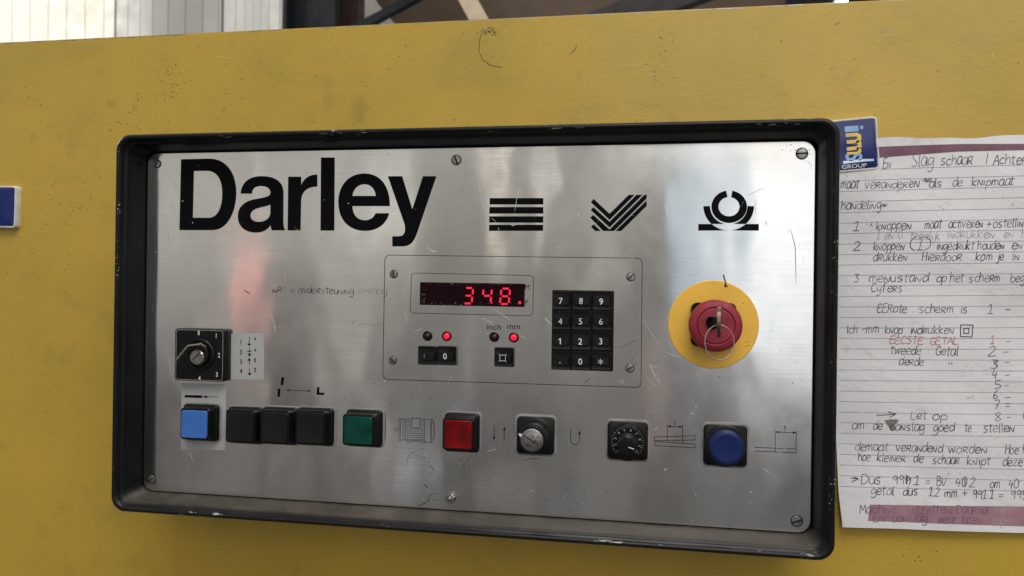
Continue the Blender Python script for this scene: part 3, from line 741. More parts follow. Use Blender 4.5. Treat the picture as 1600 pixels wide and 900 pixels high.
def bar(bm, pts, wd, th):
    for i in range(len(pts) - 1):
        a, b_ = pts[i], pts[i+1]; d = (b_ - a).normalized(); n = Vector((-d.z, 0, d.x)) * wd / 2; u = d.cross(n).normalized() * th / 2
        q = [[p + n + u, p + n - u, p - n - u, p - n + u] for p in (a - d * wd * .3, b_ + d * wd * .3)]
        v = [[bm.verts.new(x) for x in r] for r in q]
        for k_ in range(4): bm.faces.new((v[0][k_], v[0][(k_+1) % 4], v[1][(k_+1) % 4], v[1][k_]))
        bm.faces.new(v[0]); bm.faces.new(v[1][::-1])
tube(bm, lvp, .00105, 10, flat=1.6); bmesh.ops.recalc_face_normals(bm, faces=bm.faces); obj('lever', bm, M_nickel, sw, 50)

# --- display
c4 = [at(*q, 0) for q in ((656.6, 440.8), (820.3, 443.3), (819.6, 479.8), (656, 476.3))]
def quad_recess(bm, c4, y0, y1):
    f = [bm.verts.new((p.x, y0, p.z)) for p in c4]; g = [bm.verts.new((p.x, y1, p.z)) for p in c4]
    bm.faces.new(g)
    for i in range(4): bm.faces.new((f[i], f[(i+1) % 4], g[(i+1) % 4], g[i]))
bm = bmesh.new(); quad_recess(bm, c4, -.00005, -.0003); bmesh.ops.recalc_face_normals(bm, faces=bm.faces)
disp = obj('led_display', bm, M_win, box, 0); disp['label'] = 'dark window with glowing red digits 34.8'
YD = -.0004
SEG = {'a': ((.10, 1), (.90, 1)), 'b': ((1, .94), (1, .56)), 'c': ((1, .44), (1, .06)), 'd': ((.10, 0), (.90, 0)), 'e': ((0, .44), (0, .06)), 'f': ((0, .94), (0, .56)), 'g': ((.12, .5), (.88, .5))}
def digit(ch, x0, x1, y0, y1):
    on = {'3': 'abgcd', '4': 'fgbc', '8': 'abcdefg'}[ch]; bm = bmesh.new()
    for s in on:
        pts = []
        for u, v in SEG[s]:
            pts.append(at(*F_M(x0 + (x1 - x0 - 10) * u + 9 * v, y1 - (y1 - y0) * v), YD))
        pts = [Vector((p.x, YD, p.z)) for p in pts]; d = (pts[1] - pts[0]) * .06
        ribbon(bm, [pts[0] + d, pts[0].lerp(pts[1], .5), pts[1] - d], .00128)
    facefront(bm); obj('digit', bm, M_led, disp, 0)
digit('3', 512, 570, 228, 320); digit('4', 622, 682, 232, 318); digit('8', 728, 790, 232, 324)
for x, y, r in ((678, 317, .0006), (846, 316, .0011)):
    c = at(*F_M(x, y), YD); bm = solid(circ([(r, YD), (r * .9, YD - .0001)]), c.x, c.z, 4); obj('point', bm, M_led, disp, 0)
# dim unlit segments and dust at the window edge
bm = bmesh.new()
for _ in range(60):
    p = at(*F_M(random.uniform(265, 870), random.choice((random.gauss(322, 5), random.gauss(205, 2)))), YD); blob(bm, p, .00018, YD + .00005)
for _ in range(16):
    p = at(*F_M(random.gauss(275, 6), random.uniform(205, 325)), YD); blob(bm, p, .0002, YD + .00005)
facefront(bm); tag(obj('window_dust', bm, M_grey, disp, 0), kind='stuff')
# --- indicator lamps
for (x, y, lit) in ((298, 514, 0), (412, 515, 1), (695, 520, 0), (811, 523, 1)):
    c = at(*F_M(x, y), 0)
    b = obj('indicator_lamp', solid(circ([(.0037, 0), (.0037, -.0006), (.0031, -.0010), (.0026, -.0006)]), c.x, c.z, 6), M_black, box)
    b['label'] = 'glowing red indicator lamp' if lit else 'unlit dark red indicator lamp'
    obj('lens', solid(circ([(.0024, -.0005), (.0022, -.0012), (.0014, -.0018), (.0005, -.0020)]), c.x, c.z, 6), M_ledd if lit else M_leddim, b, 60)
# --- membrane keys
def key(x0, x1, y0, y1, char, numm=M_white, hgt=.0028, bxoff=None, name='key', frame=F_M, lab=None):
    a = at(*frame(x0, y0), -hgt); b2 = at(*frame(x1, y1), -hgt); cx, cz, w, h = (a.x+b2.x)/2, (a.z+b2.z)/2, b2.x-a.x, a.z-b2.z
    bm = bmesh.new()
    stack(bm, cx, cz, [(w, h, .0007, 0), (w, h, .0007, -hgt + .0005), (w - .0008, h - .0008, .0006, -hgt), (w - .0022, h * .72, .0006, -hgt + .0005)], 3)
    stack(bm, cx, cz - h * .03, [(w * .74, h * .42, .0006, -hgt + .0006), (w * .74, h * .42, .0006, -hgt - .0010), (w * .70, h * .38, .0005, -hgt - .0013)], 3)
    bmesh.ops.recalc_face_normals(bm, faces=bm.faces); k_ = obj(name, bm, M_key, box, 35)
    if lab: k_['label'] = lab
    if char:
        bm = bmesh.new(); yy = -hgt - .00138; c = Vector((cx - w * .05, yy, cz - h * .03))
        if char == 'sq':
            q = w * .14
            for sx_, sz_ in ((1, 1),): ribbon(bm, [(c.x - q, yy, c.z - q), (c.x + q, yy, c.z - q), (c.x + q, yy, c.z + q), (c.x - q, yy, c.z + q)], .00035, closed=True)
            for sx_ in (-1, 1):
                for sz_ in (-1, 1): ribbon(bm, [(c.x + sx_ * q, yy, c.z + sz_ * q), (c.x + sx_ * q * 1.45, yy, c.z + sz_ * q * 1.45)], .0003)
        elif char == '*':
            for a_ in (90, 30, 150): ribbon(bm, [(c.x + .0020*math.cos(R(a_)), yy, c.z + .0020*math.sin(R(a_))), (c.x - .0020*math.cos(R(a_)), yy, c.z - .0020*math.sin(R(a_)))], .00035)
        elif char == '.':
            stack(bm, c.x, c.z - .001, circ([(.0005, yy), (.0005, yy - .00005)]), 3)
        elif char == '1': ribbon(bm, [(c.x - .0011, yy, c.z + .0010), (c.x + .0001, yy, c.z + .0017), (c.x + .0002, yy, c.z - .0022)], .00065)
        elif char == '|': ribbon(bm, [(c.x - w*.08, yy, c.z + .0016), (c.x - w*.08, yy, c.z - .0016)], .0003)
        else: text(bm, char, c + Vector((random.uniform(-.0002, .0002), 0, random.uniform(-.0002, .0002))), .0043, yy, .98, rot=random.uniform(-.03, .03))
        facefront(bm); obj('numeral', bm, numm, k_, 0)
    return k_
rows = ['789', '456', '123', '.0*']
gx = [(1040, 1153), (1157, 1275), (1279, 1396)]
for r_, row in enumerate(rows):
    for q, ch in enumerate(row):
        x0, x1 = gx[q]; y0 = 246 + r_ * 119.5 + q * 1.2; off = -r_ * 1.3
        key(x0 + off, x1 + off, y0, y0 + 113, ch, M_grey if ch == '.' else M_white, lab='keypad key with ' + {'.': 'a faint dot', '*': 'a star'}.get(ch, 'numeral ' + ch))
a = at(*F_M(1045, 243), 0); b2 = at(*F_M(1398, 722), 0)
obj('keypad_frame', solid([(b2.x-a.x + .0010, a.z-b2.z + .0006, .0008, 0), (b2.x-a.x + .0010, a.z-b2.z + .0006, .0008, -.0009)], (a.x+b2.x)/2, (a.z+b2.z)/2, 3), M_black, box)
key(240, 352, 574, 688, '|', M_grey, .0030, name='switch_key', lab='left switch key with faint bar')
key(356, 466, 574, 690, '0', M_white, .0030, name='switch_key', lab='right switch key with numeral 0')
key(695, 810, 582, 700, 'sq', M_white, .0030, name='switch_key', lab='single switch key with small square mark')

# --- emergency stop
EX, EZ = .1841, .0072
es = obj('emergency_stop', solid(circ([(.0305, 0), (.0305, -.0010), (.0300, -.0014)]), EX, EZ, 16), M_disc, box, 30)
es['label'] = 'faded red mushroom stop button on a yellow disc'
obj('mounting_block', solid([(.030, .030, .0042, -.0014), (.030, .030, .0042, -.0050), (.0285, .0285, .004, -.0058)], EX, EZ, 6), M_black, es)
obj('neck', solid(circ([(.0120, -.0056), (.0110, -.0150)]), EX, EZ, 8), M_black, es)
obj('mushroom_cap', solid(circ([(.0125, -.0135), (.0165, -.0145), (.0174, -.0165), (.0174, -.0205), (.0168, -.0228), (.0155, -.0240), (.0128, -.0246), (.0122, -.0242), (.0120, -.0238)]), EX, EZ, 14, cap1=True), M_estop, es, 35)
obj('cap_centre', solid(circ([(.0117, -.0236), (.0117, -.0244), (.0112, -.0248), (.0085, -.0249)]), EX, EZ, 14), M_estop, es, 35)
hc = at(*F_E6(385, 350), -.0255)
obj('keyhole', solid(circ([(.0044, -.0247), (.0044, -.0262), (.0037, -.0266), (.0032, -.0256), (.0022, -.0252)]), hc.x, hc.z, 8), M_black, es)
bm = bmesh.new(); ribbon(bm, [at(*F_R(0, 0), 0)] * 2, .001)
bm.free()
# stray marks on the disc
bm = bmesh.new(); F7 = fr(1000, 400, 4.5)
ribbon(bm, jag(pxs(F7, [(590, 132), (597, 165), (604, 185), (603, 218)], -.0016), -.0016, .0001, 4), .0007)
for x, y in ((600, 205), (606, 212)): blob(bm, at(*F7(x, y), -.0016), .0010)
for _ in range(22):
    a_ = random.uniform(0, 6.3); r_ = random.uniform(.02, .029); blob(bm, Vector((EX + r_*math.cos(a_), -.0016, EZ + r_*math.sin(a_))), random.uniform(.0001, .00028))
for x, y in ((727, 332), (738, 605), (760, 600), (745, 632), (765, 628)): blob(bm, at(*F7(x, y), -.0016), .0004, ax=1.6)
facefront(bm); obj('disc_marks', bm, grained('brown_grime', (.16, .09, .03), .6, bump=0), es, 0)

# the key and its ring
bc = at(*F_E6(460, 350), -.0470)
ke = thing('key', 'worn steel key standing edge-on in the red stop button', 'key', (bc.x, -.0262, bc.z))
bm = bmesh.new(); th = .0011; hh = .0098; n = 32; tilt = R(7)
def kp(u, v, t):  # u towards -y, v up, t thickness
    return Vector((bc.x + t*math.cos(tilt) + (u) * math.sin(tilt) * -1, bc.y - u*math.cos(tilt), bc.z + v))
outer = [(hh * .95 * math.cos(2*math.pi*i/n), hh * math.sin(2*math.pi*i/n)) for i in range(n)]; inner = [(-.0008 + .0026*math.cos(2*math.pi*i/n), -.0034 + .0026*math.sin(2*math.pi*i/n)) for i in range(n)]
Lr = []
for pts, t in ((inner, -th), (outer, -th), (outer, th), (inner, th)):
    Lr.append([bm.verts.new(kp(u, v, t)) for u, v in pts])
for a, b2 in zip(Lr, Lr[1:] + Lr[:1]):
    for i in range(n): bm.faces.new((a[i], a[(i+1) % n], b2[(i+1) % n], b2[i]))
bmesh.ops.recalc_face_normals(bm, faces=bm.faces)
bmesh.ops.bevel(bm, geom=[e_ for e_ in bm.edges if e_.is_manifold and e_.calc_face_angle() > 1.2], offset=.0003, segments=2, affect='EDGES')
obj('bow', bm, M_oldkey, ke, 40)
bm = bmesh.new()
def boxm(bm, x0, x1, y0, y1, z0, z1): bmesh.ops.create_cube(bm, size=1, matrix=Matrix.Translation(((x0+x1)/2, (y0+y1)/2, (z0+z1)/2)) @ Matrix.Diagonal((x1-x0, y1-y0, z1-z0, 1)))
bx_ = bc.x - .0012
boxm(bm, hc.x - .0008, hc.x + .0008, -.0388, -.0255, hc.z - .0030, hc.z + .0030)
for v in bm.verts:
    t = (-.0255 - v.co.y) / .0133; v.co.x += (bc.x + .0009 - hc.x) * t; v.co.z += (bc.z - hc.z) * t
obj('blade', bm, M_oldkey, ke, 30)
rc = at(*F_E6(460, 574), -.0475)
bm = bmesh.new(); pts = []
for i in range(97):
    a_ = R(-52 + 720 * i / 96 * .62); rr = .0093 + .00012 * i / 96
    pts.append(Vector((rc.x + .0091*math.cos(a_), rc.y - .0016 + .0022*math.cos(a_) + .0009 * i / 96 + .0035*math.sin(a_), rc.z + .0107*math.sin(a_))))
tube(bm, pts, .00030, 8); kr = obj('key_ring', bm, M_dsteel, None, 60)
tag(kr, 'thin split wire ring hanging from the key', 'key ring')

# --- scratches, scuffs and pen marks on the plate
def scratch(frame, pts, w=.00022, j=.00015): return (frame, pts, w, j)
bm = bmesh.new()
SC = [scratch(F_S, [(178, 838), (190, 870), (202, 898)], .0007), scratch(fr(170, 180, 4), [(365, 720), (372, 760), (380, 805)], .0006), scratch(fr(170, 180, 4), [(378, 500), (420, 640), (465, 780)]), scratch(fr(170, 180, 4), [(470, 725), (455, 790)]),
      scratch(fr(170, 180, 4), [(285, 860), (340, 835), (405, 820)]), scratch(fr(170, 180, 4), [(385, 390), (440, 470)]), scratch(F_S, [(50, 250), (60, 330), (82, 400)], .0004), scratch(F_B, [(750, 380), (760, 460), (780, 560), (810, 625)], .00035), scratch(F_B, [(1020, 440), (990, 520), (978, 600)], .0003),
      scratch(F_B, [(448, 305), (410, 345), (382, 372)], .0004), scratch(F_B, [(348, 410), (320, 450), (312, 480)], .0004), scratch(F_B, [(428, 820), (455, 845), (505, 866)], .0004), scratch(F_B, [(592, 400), (598, 420)], .0004), scratch(F_B, [(1203, 372), (1197, 460)], .0003), scratch(F_B, [(1562, 368), (1560, 395)], .0004), scratch(F_B, [(1375, 600), (1380, 640)], .0003),
      scratch(F_B, [(825, 640), (850, 655), (862, 672)], .0002), scratch(F_B, [(950, 680), (965, 690), (990, 680)], .0005), scratch(F_M, [(160, 365), (170, 395), (182, 430)], .0003), scratch(F_M, [(215, 490), (270, 468)], .0003), scratch(F_M, [(620, 405), (690, 440)], .0003), scratch(F_M, [(690, 350), (760, 400), (795, 420)], .0003), scratch(F_M, [(620, 480), (600, 500)], .0002),
      scratch(F_M, [(995, 405), (1020, 430), (1040, 455)], .0006), scratch(F_M, [(320, 0), (360, 22)], .0004), scratch(F_M, [(1290, 138), (1345, 152)], .0003), scratch(F_M, [(1440, 770), (1452, 800)], .0003), scratch(F_M, [(1456, 768), (1465, 798)], .0003), scratch(F_M, [(850, 510), (885, 532)], .0003), scratch(F7, [(180, 675), (225, 695), (290, 712)], .0004), scratch(F7, [(65, 760), (95, 820), (135, 898)], .0004),
      scratch(F7, [(65, 760), (90, 780), (140, 775)], .0003), scratch(F7, [(380, 810), (425, 840)], .0006), scratch(F7, [(390, 835), (430, 852)], .0004), scratch(F7, [(975, 640), (990, 660), (1000, 685)], .0003), scratch(F7, [(930, 470), (950, 440)], .0002), scratch(F7, [(1380 / 1.2, 0), (1145, 60)], .0002),
      scratch(F_L, [(697, 205), (708, 245), (715, 285)], .0005), scratch(F_L, [(1480, 325), (1495, 350)], .0002), scratch(F_K, [(695, 98), (725, 104)], .0004), scratch(F_K, [(1150, 440), (1165, 450), (1190, 472)], .0004), scratch(F_K, [(548, 435), (540, 455)], .0004), scratch(F_K, [(560, 440), (545, 445)], .0004), scratch(F_K, [(475, 205), (500, 185)], .0003),
      scratch(F_H, [(40, 620), (90, 700), (130, 850)], .0003), scratch(F_H, [(205, 280), (222, 360)], .0003), scratch(F_S, [(680, 0), (700, 60), (712, 125)], .0003), scratch(F_R, [(800, 480), (850, 465), (880, 458)], .0003), scratch(F_Q, [(410, 100), (440, 150), (460, 175)], .0002), scratch(F_Q, [(455, 260), (465, 310)], .0002), scratch(F_Q, [(420, 280), (440, 300), (455, 305)], .0002)]
for f_, p_, w_, j_ in SC: ribbon(bm, jag(pxs(f_, p_, 0), PY - .00004, j_ * .4, 5), w_ * .8, taper=True)
for _ in range(260):
    x = random.uniform(-.245, .245); z = random.uniform(-.13, .13); a_ = random.gauss(1.4, .9); l = random.choice((.0005, .0008, .0008, .0012, .0018, .0025, .004, .0075)); cu = random.uniform(-.5, .5)
    pts = [];
    for i in range(6): pts.append(Vector((x, PY - .00004, z))); x += math.cos(a_) * l / 5; z += math.sin(a_) * l / 5; a_ += cu / 5
    if abs(x) < .248 and abs(z) < .131: ribbon(bm, pts, random.choice((.00003, .00004, .00006, .0001)), taper=True)
for _ in range(120):
    blob(bm, Vector((random.uniform(-.24, .245), PY - .00004, random.uniform(-.13, .13))), random.choice((.00012, .00018, .00025, .00045)))
facefront(bm); tag(obj('scratches', bm, M_scratch, plate, 0), kind='stuff')
bm = bmesh.new()
DK = [(fr(800, 0, 2), [(870, 716), (885, 770), (888, 888)], .0004), (F_L, [(1326, 132), (1400, 100), (1482, 65)], .0002), (F_L, [(1400, 150), (1402, 270)], .0002), (F_L, [(1480, 325), (1490, 360)], .0003), (fr(0, 450, 2), [(762, 5), (782, 19)], .0006),
      (fr(600, 740, 5.333), [(335, 85), (348, 105), (365, 117)], .0006), (fr(600, 740, 5.333), [(260, 275), (300, 260), (345, 245), (372, 225), (376, 182)], .0005), (fr(600, 740, 5.333), [(385, 182), (405, 172)], .0005), (fr(600, 740, 5.333), [(415, 170), (445, 165)], .0003), (fr(600, 740, 5.333), [(380, 235), (450, 210)], .0002),
      (F_R, [(180, 585), (185, 530), (215, 490), (270, 465)], .0002), (F_R, [(280, 470), (312, 452)], .0003), (F_R, [(355, 590), (400, 630)], .0003), (F_M, [(1435, 585), (1480, 570), (1520, 545), (1575, 535)], .0003), (F_M, [(1220, 805), (1270, 760)], .0003), (F_M, [(55, 240), (55, 270), (35, 285)], .0002),
      (F_R, [(345, 50), (395, 85)], .0002), (F_R, [(1080, 545), (1150, 532), (1240, 535)], .0003), (fr(1200, 170, 9), [(560, 630), (655, 634)], .0001), (fr(1200, 170, 9), [(490, 720), (570, 740), (605, 790), (618, 860)], .0001)]
for f_, p_, w_ in DK: ribbon(bm, jag(pxs(f_, p_, 0), PY - .00006, .00012, 5), w_, taper=True)
for x, y, s, n in ((720, 722, 26, 22), (655, 715, 20, 14), (688, 755, 20, 14), (560, 620, 60, 18), (1230, 232, 14, 10), (1000, 560, 40, 14), (1250, 235, 18, 14), (600, 330, 200, 26), (880, 760, 120, 22), (1150, 600, 90, 12), (330, 260, 60, 8)):
    for _ in range(n): blob(bm, Vector((lambda p: (p.x, PY - .00006, p.z))(at(random.gauss(x, s * .5), random.gauss(y, s * .3), 0))), random.choice((.00012, .00015, .0002, .0003, .0004)))
for _ in range(22):
    a_ = random.uniform(0, 6.3); c = at(*F7(378 + 24*math.cos(a_) + random.gauss(0, 5), 118 + 20*math.sin(a_) + random.gauss(0, 4)), 0); blob(bm, Vector((c.x, PY - .00006, c.z)), random.choice((.0001, .00015, .0002)))
facefront(bm); tag(obj('grime_marks', bm, M_dirt, plate, 0), kind='stuff')

# ------------------------------------------------------------------ handwriting
G = {
 'a': ('.5,.5 .2,.55 .02,.25 .12,.02 .35,.05 .5,.45', '.5,.5 .48,.1 .6,.02'), 'b': ('.05,1 .08,.05 .4,.02 .5,.3 .3,.5 .08,.35',), 'c': ('.45,.45 .2,.5 .03,.25 .15,.02 .45,.06',),
 'd': ('.45,.42 .2,.5 .02,.25 .12,.02 .35,.06 .48,.35', '.52,1 .48,.4 .5,.02'), 'e': ('.06,.26 .45,.3 .38,.5 .15,.48 .03,.2 .18,.0 .48,.06',), 'f': ('.45,.95 .28,1 .2,.8 .18,0', '.02,.5 .4,.52'),
 'g': ('.48,.45 .2,.52 .03,.25 .18,.05 .45,.3', '.48,.48 .46,-.15 .3,-.42 .02,-.3'), 'h': ('.06,1 .04,0', '.05,.3 .25,.52 .42,.4 .42,0'), 'i': ('.1,.5 .08,0', '.14,.72 .15,.78'), 'j': ('.2,.5 .18,-.2 .05,-.42 -.1,-.3', '.24,.72 .25,.78'),
 'k': ('.06,1 .04,0', '.42,.5 .08,.22 .45,0'), 'l': ('.1,1 .08,.1 .18,.0',), 'm': ('.04,.5 .03,0', '.04,.35 .2,.52 .3,.4 .3,0', '.3,.35 .46,.52 .58,.4 .6,0'), 'n': ('.02,0 .06,.52 .38,.02 .46,.55',), 'N': ('.02,0 .06,.52 .38,.02 .46,.55',),
 'o': ('.25,.5 .05,.35 .08,.05 .3,.0 .48,.2 .42,.45 .22,.5',), 'p': ('.06,.5 .02,-.42', '.05,.35 .25,.52 .47,.38 .38,.08 .06,.08'), 'q': ('.45,.45 .2,.5 .03,.25 .15,.02 .42,.2', '.46,.5 .44,-.4'), 'r': ('.05,.5 .04,0', '.05,.5 .38,.52 .36,.3 .06,.25', '.15,.25 .44,.0'),
 's': ('.4,.48 .15,.5 .06,.36 .2,.27 .38,.18 .3,.02 .02,.04',), 't': ('.2,.85 .16,.1 .3,.0', '.0,.55 .4,.58'), 'u': ('.04,.5 .04,.12 .2,.0 .4,.12 .44,.5', '.44,.5 .44,.0'), 'v': ('.02,.5 .2,.0 .42,.52',), 'w': ('.02,.5 .15,.0 .32,.4 .46,.0 .62,.52',),
 'y': ('.04,.5 .08,.2 .25,.12 .42,.3', '.48,.5 .4,-.1 .25,-.42 .0,-.32'), 'z': ('.04,.5 .42,.5 .04,.02 .46,.02',), 'x': ('.04,.5 .44,.0', '.42,.5 .02,.0'),
 'A': ('.0,0 .28,1 .5,0', '.1,.38 .45,.42'), 'B': ('.06,1 .04,0', '.06,.98 .4,.9 .35,.55 .06,.52', '.06,.52 .5,.42 .42,.02 .04,0'), 'C': ('.5,.85 .25,1 .04,.55 .12,.05 .5,.08',), 'D': ('.08,1 .04,0', '.04,.98 .4,.92 .58,.5 .4,.06 .02,.0'),
 'E': ('.5,.95 .08,.92 .04,.0 .48,.04', '.06,.5 .4,.52'), 'G': ('.5,.85 .25,1 .04,.5 .15,.02 .45,.05 .5,.4 .28,.4',), 'H': ('.05,1 .02,0', '.5,1 .46,0', '.03,.5 .5,.54'), 'I': ('.1,1 .08,0',), 'L': ('.1,1 .04,.02 .5,.06',), 'M': ('.02,0 .08,1 .3,.4 .5,1 .58,0',),
 'R': ('.05,1 .03,0', '.05,.98 .45,.9 .4,.55 .06,.5', '.2,.5 .5,0'), 'S': ('.5,.88 .25,1 .06,.8 .25,.55 .48,.3 .3,.0 .0,.1',), 'T': ('.0,.95 .5,.98', '.25,.96 .22,0'), 'K': ('.06,1 .04,0', '.48,1 .08,.45 .5,0'), 'V': ('.0,1 .22,.0 .5,1',),
 '0': ('.25,1 .05,.7 .08,.15 .3,.0 .48,.35 .42,.85 .22,1',), '1': ('.05,.8 .28,1 .22,.0', '.0,.0 .45,.02'), '2': ('.05,.85 .28,1 .45,.75 .2,.3 .0,.02 .5,.04',), '3': ('.05,.95 .45,.95 .2,.6 .45,.4 .3,.02 .0,.06',), '4': ('.2,.95 .04,.42 .48,.46', '.38,.7 .32,-.05'),
 '5': ('.45,.98 .12,.95 .08,.55 .4,.5 .42,.1 .02,.02',), '6': ('.4,1 .1,.5 .08,.08 .35,.02 .42,.3 .1,.38',), '7': ('.02,.95 .48,.98 .2,.0', '.1,.5 .42,.52'), '8': ('.3,.5 .05,.8 .25,1 .45,.8 .1,.2 .28,.0 .46,.22 .25,.5',), '9': ('.45,.8 .2,.95 .05,.65 .25,.5 .45,.75 .4,.0',),
 '.': ('.1,.02 .14,.04',), ',': ('.12,.08 .05,-.12',), '-': ('.05,.42 .45,.45',), '=': ('.02,.55 .42,.57', '.02,.28 .42,.3'), '+': ('.25,.75 .24,.15', '.0,.44 .5,.47'), '(': ('.4,1.1 .08,.75 .08,.2 .4,-.1',), ')': ('.05,1.1 .38,.75 .38,.2 .05,-.1',), '|': ('.1,1.1 .08,.1',), '"': ('.08,.9 .06,.6', '.28,.92 .26,.62'), '·': ('.1,.4 .14,.42',),
}
GW = {'i': .22, 'j': .28, 'l': .25, 'I': .22, '.': .22, ',': .22, '|': .2, 'm': .72, 'w': .70, 'M': .68, 'D': .66, ' ': .42, '1': .5, '"': .4, 't': .42, '·': .3}
def smooth_pts(P, n=4):
    if len(P) < 3: return [P[0], P[0].lerp(P[-1], .5) + Vector((random.uniform(-.01, .01), random.uniform(-.01, .01))), P[-1]]
    out = []
    for i in range(len(P) - 1):
        p0 = P[max(i-1, 0)]; p1 = P[i]; p2 = P[i+1]; p3 = P[min(i+2, len(P)-1)]
        for j in range(n):
            t = j / n
            out.append(.5 * ((2*p1) + (p2 - p0)*t + (2*p0 - 5*p1 + 4*p2 - p3)*t*t + (3*p1 - p0 - 3*p2 + p3)*t**3))
    out.append(P[-1]); return out
def write(bm, s, a, b, h, y, w=.0004, slant=.12, jit=.035, yf=None):
    """handwritten words from a to b (points on the surface), letters h tall"""
    tot = sum(GW.get(c, .56) for c in s); d = Vector((b.x - a.x, b.z - a.z)); L = d.length; d.normalize(); n = Vector((-d.y, d.x))
    k_ = L / tot; x = 0
    for ch in s:
        wd = GW.get(ch, .56)
        if ch in G:
            dx, dy = random.uniform(-jit, jit), random.uniform(-jit, jit) * 1.3; sc = random.uniform(.92, 1.1); sw_ = random.uniform(.94, 1.06)
            for st in G[ch]:
                P = [Vector(tuple(float(v) for v in q.split(','))) for q in st.split()]
                P = [Vector((p.x + random.uniform(-jit, jit) * .6, p.y + random.uniform(-jit, jit) * .7)) for p in P]
                pts = []
                for p in smooth_pts(P):
                    if ch.islower(): p = Vector((p.x, p.y * 1.25 if 0 < p.y < .55 else (.6875 + (p.y - .55) * .70 if p.y >= .55 else p.y)))
                    u = (x + (p.x * sw_ + dx)) * k_ + p.y * sc * h * slant; v = (p.y * sc + dy) * h
                    q = Vector((a.x, a.z)) + d * u + n * v
                    pts.append(Vector((q.x, y, q.y)))
                ribbon(bm, pts, w * random.uniform(.75, 1.35), yf)
        x += wd
def hw(m, frame, s, a, b, h, y, **k):
    bm = bmesh.new(); write(bm, s, at(*frame(*a), y), at(*frame(*b), y), h, y, **k); facefront(bm); obj('handwritten_word', bm, m, plate, 0)
hw(M_pen, F_H, 'NR', (95, 462), (180, 460), .0042, PY, w=.0005); hw(M_pen, F_H, '=', (262, 470), (305, 468), .0050, PY, w=.00045)
hw(M_pen, F_H, 'ondersteuNiNg', (332, 468), (860, 478), .0052, PY, w=.00042)
hw(M_pen2, F_H, '1', (195, 462), (222, 462), .0042, PY, w=.0003); hw(M_pen2, F_H, 'omlaag', (895, 470), (1170, 478), .0050, PY, w=.00025)
hw(M_pen2, F_H, 'NR', (92, 768), (185, 765), .0042, PY, w=.00035); hw(M_pen2, F_H, '4="', (212, 768), (350, 762), .0044, PY, w=.00038)
hw(M_pen2, F_H, '"', (832, 790), (860, 790), .0048, PY, w=.0005); hw(M_pen2, F_H, 'omhoog', (900, 775), (1130, 782), .0034, PY, w=.00014)

# ------------------------------------------------------------------ note sheet
M_paper = mat('note_paper', (.74, .74, .73), .7, spec=.3); k = N(M_paper)
c = k.ramp(k.noise(10, 5, .6), [(.3, (.60, .59, .595)), (.65, (.71, .70, .715))])
c = k.mix(k.val(k.noise(38, 4, .65, loc=(1, 0, 2)), .60, .76, 0, .45), c, (.36, .34, .31))
c = k.mix(k.val(k.noise(150, 3, .6, loc=(0, 0, 8)), .70, .76, 0, .55), c, (.25, .23, .21)); k.l(c, k.b.inputs['Base Color'])
k.l(k.bump(k.noise(22, 4, .6, dist=.8), .5, .003, k.bump(k.noise(900, 2), .05, .0002)), k.b.inputs['Normal'])
M_rule = grained('printed_rule', (.33, .34, .36), .7, bump=0); M_penp = grained('dark_pencil', (.050, .050, .060), .6, bump=0, var=.4, scale=150)
M_faint = grained('faint_pencil', (.33, .33, .33), .7, bump=0); M_redpen = grained('red_pen', (.50, .13, .16), .6, bump=0)
M_pink = grained('plum_marker_band', (.33, .175, .215), .65, .15, 60, 0); M_plum = grained('plum_printed_band', (.17, .075, .11), .65, .2, 60, 0); M_smudge = grained('grey_smudge', (.16, .145, .13), .8, .3, 200, 0)
YP = YW - .0030
def pyf(off):
    def f(x, z):
        # gentle buckling of the sheet; the free lower left corner stands a little off
        b_ = .0010*math.sin(x*38 + 1) + .0008*math.sin(z*31 + x*12) + .0004 * math.sin(z * 90 + x * 40)
        c_ = at(1312, 822, YP); dd = math.hypot(x - c_.x, z - c_.z)
        return YP - .0014 - b_ - .004 * math.exp(-(dd / .03)**2) - off
    return f
note = None
tl, tr, brr, bll = at(1302, 221, YP), at(1700, 208, YP), at(1700, 836, YP), at(1314.5, 821.5, YP)
mid = [at(1300, 500, YP), at(1309, 770, YP)]
bm = bmesh.new(); NX, NZ = 60, 90; f0 = pyf(0); gv = []
for j in range(NZ + 1):
    v = j / NZ; row = []
    lft = [tl, mid[0], mid[1], bll]; vv = [0, .47, .915, 1]
    for q in range(3):
        if v <= vv[q+1] + 1e-9: t = (v - vv[q]) / (vv[q+1] - vv[q]); L_ = lft[q].lerp(lft[q+1], t); break
    R_ = tr.lerp(brr, v)
    for i in range(NX + 1):
        u = i / NX; p = L_.lerp(R_, u)
        if v == 0: p.z += .0012 * math.sin(u * 9) + .0004 * math.sin(u * 31)
        row.append(bm.verts.new((p.x, f0(p.x, p.z), p.z)))
    gv.append(row)
for j in range(NZ):
    for i in range(NX): bm.faces.new((gv[j][i], gv[j+1][i], gv[j+1][i+1], gv[j][i+1]))
facefront(bm)
ext = bmesh.ops.solidify(bm, geom=bm.faces[:], thickness=.00012)
note = thing('handwritten_note', 'lined white paper sheet with handwritten instructions taped right of the control box', 'note', (tl.x + .08, YW, bll.z))
obj('paper', bm, M_paper, note, 60)
pf = pyf(.00022)
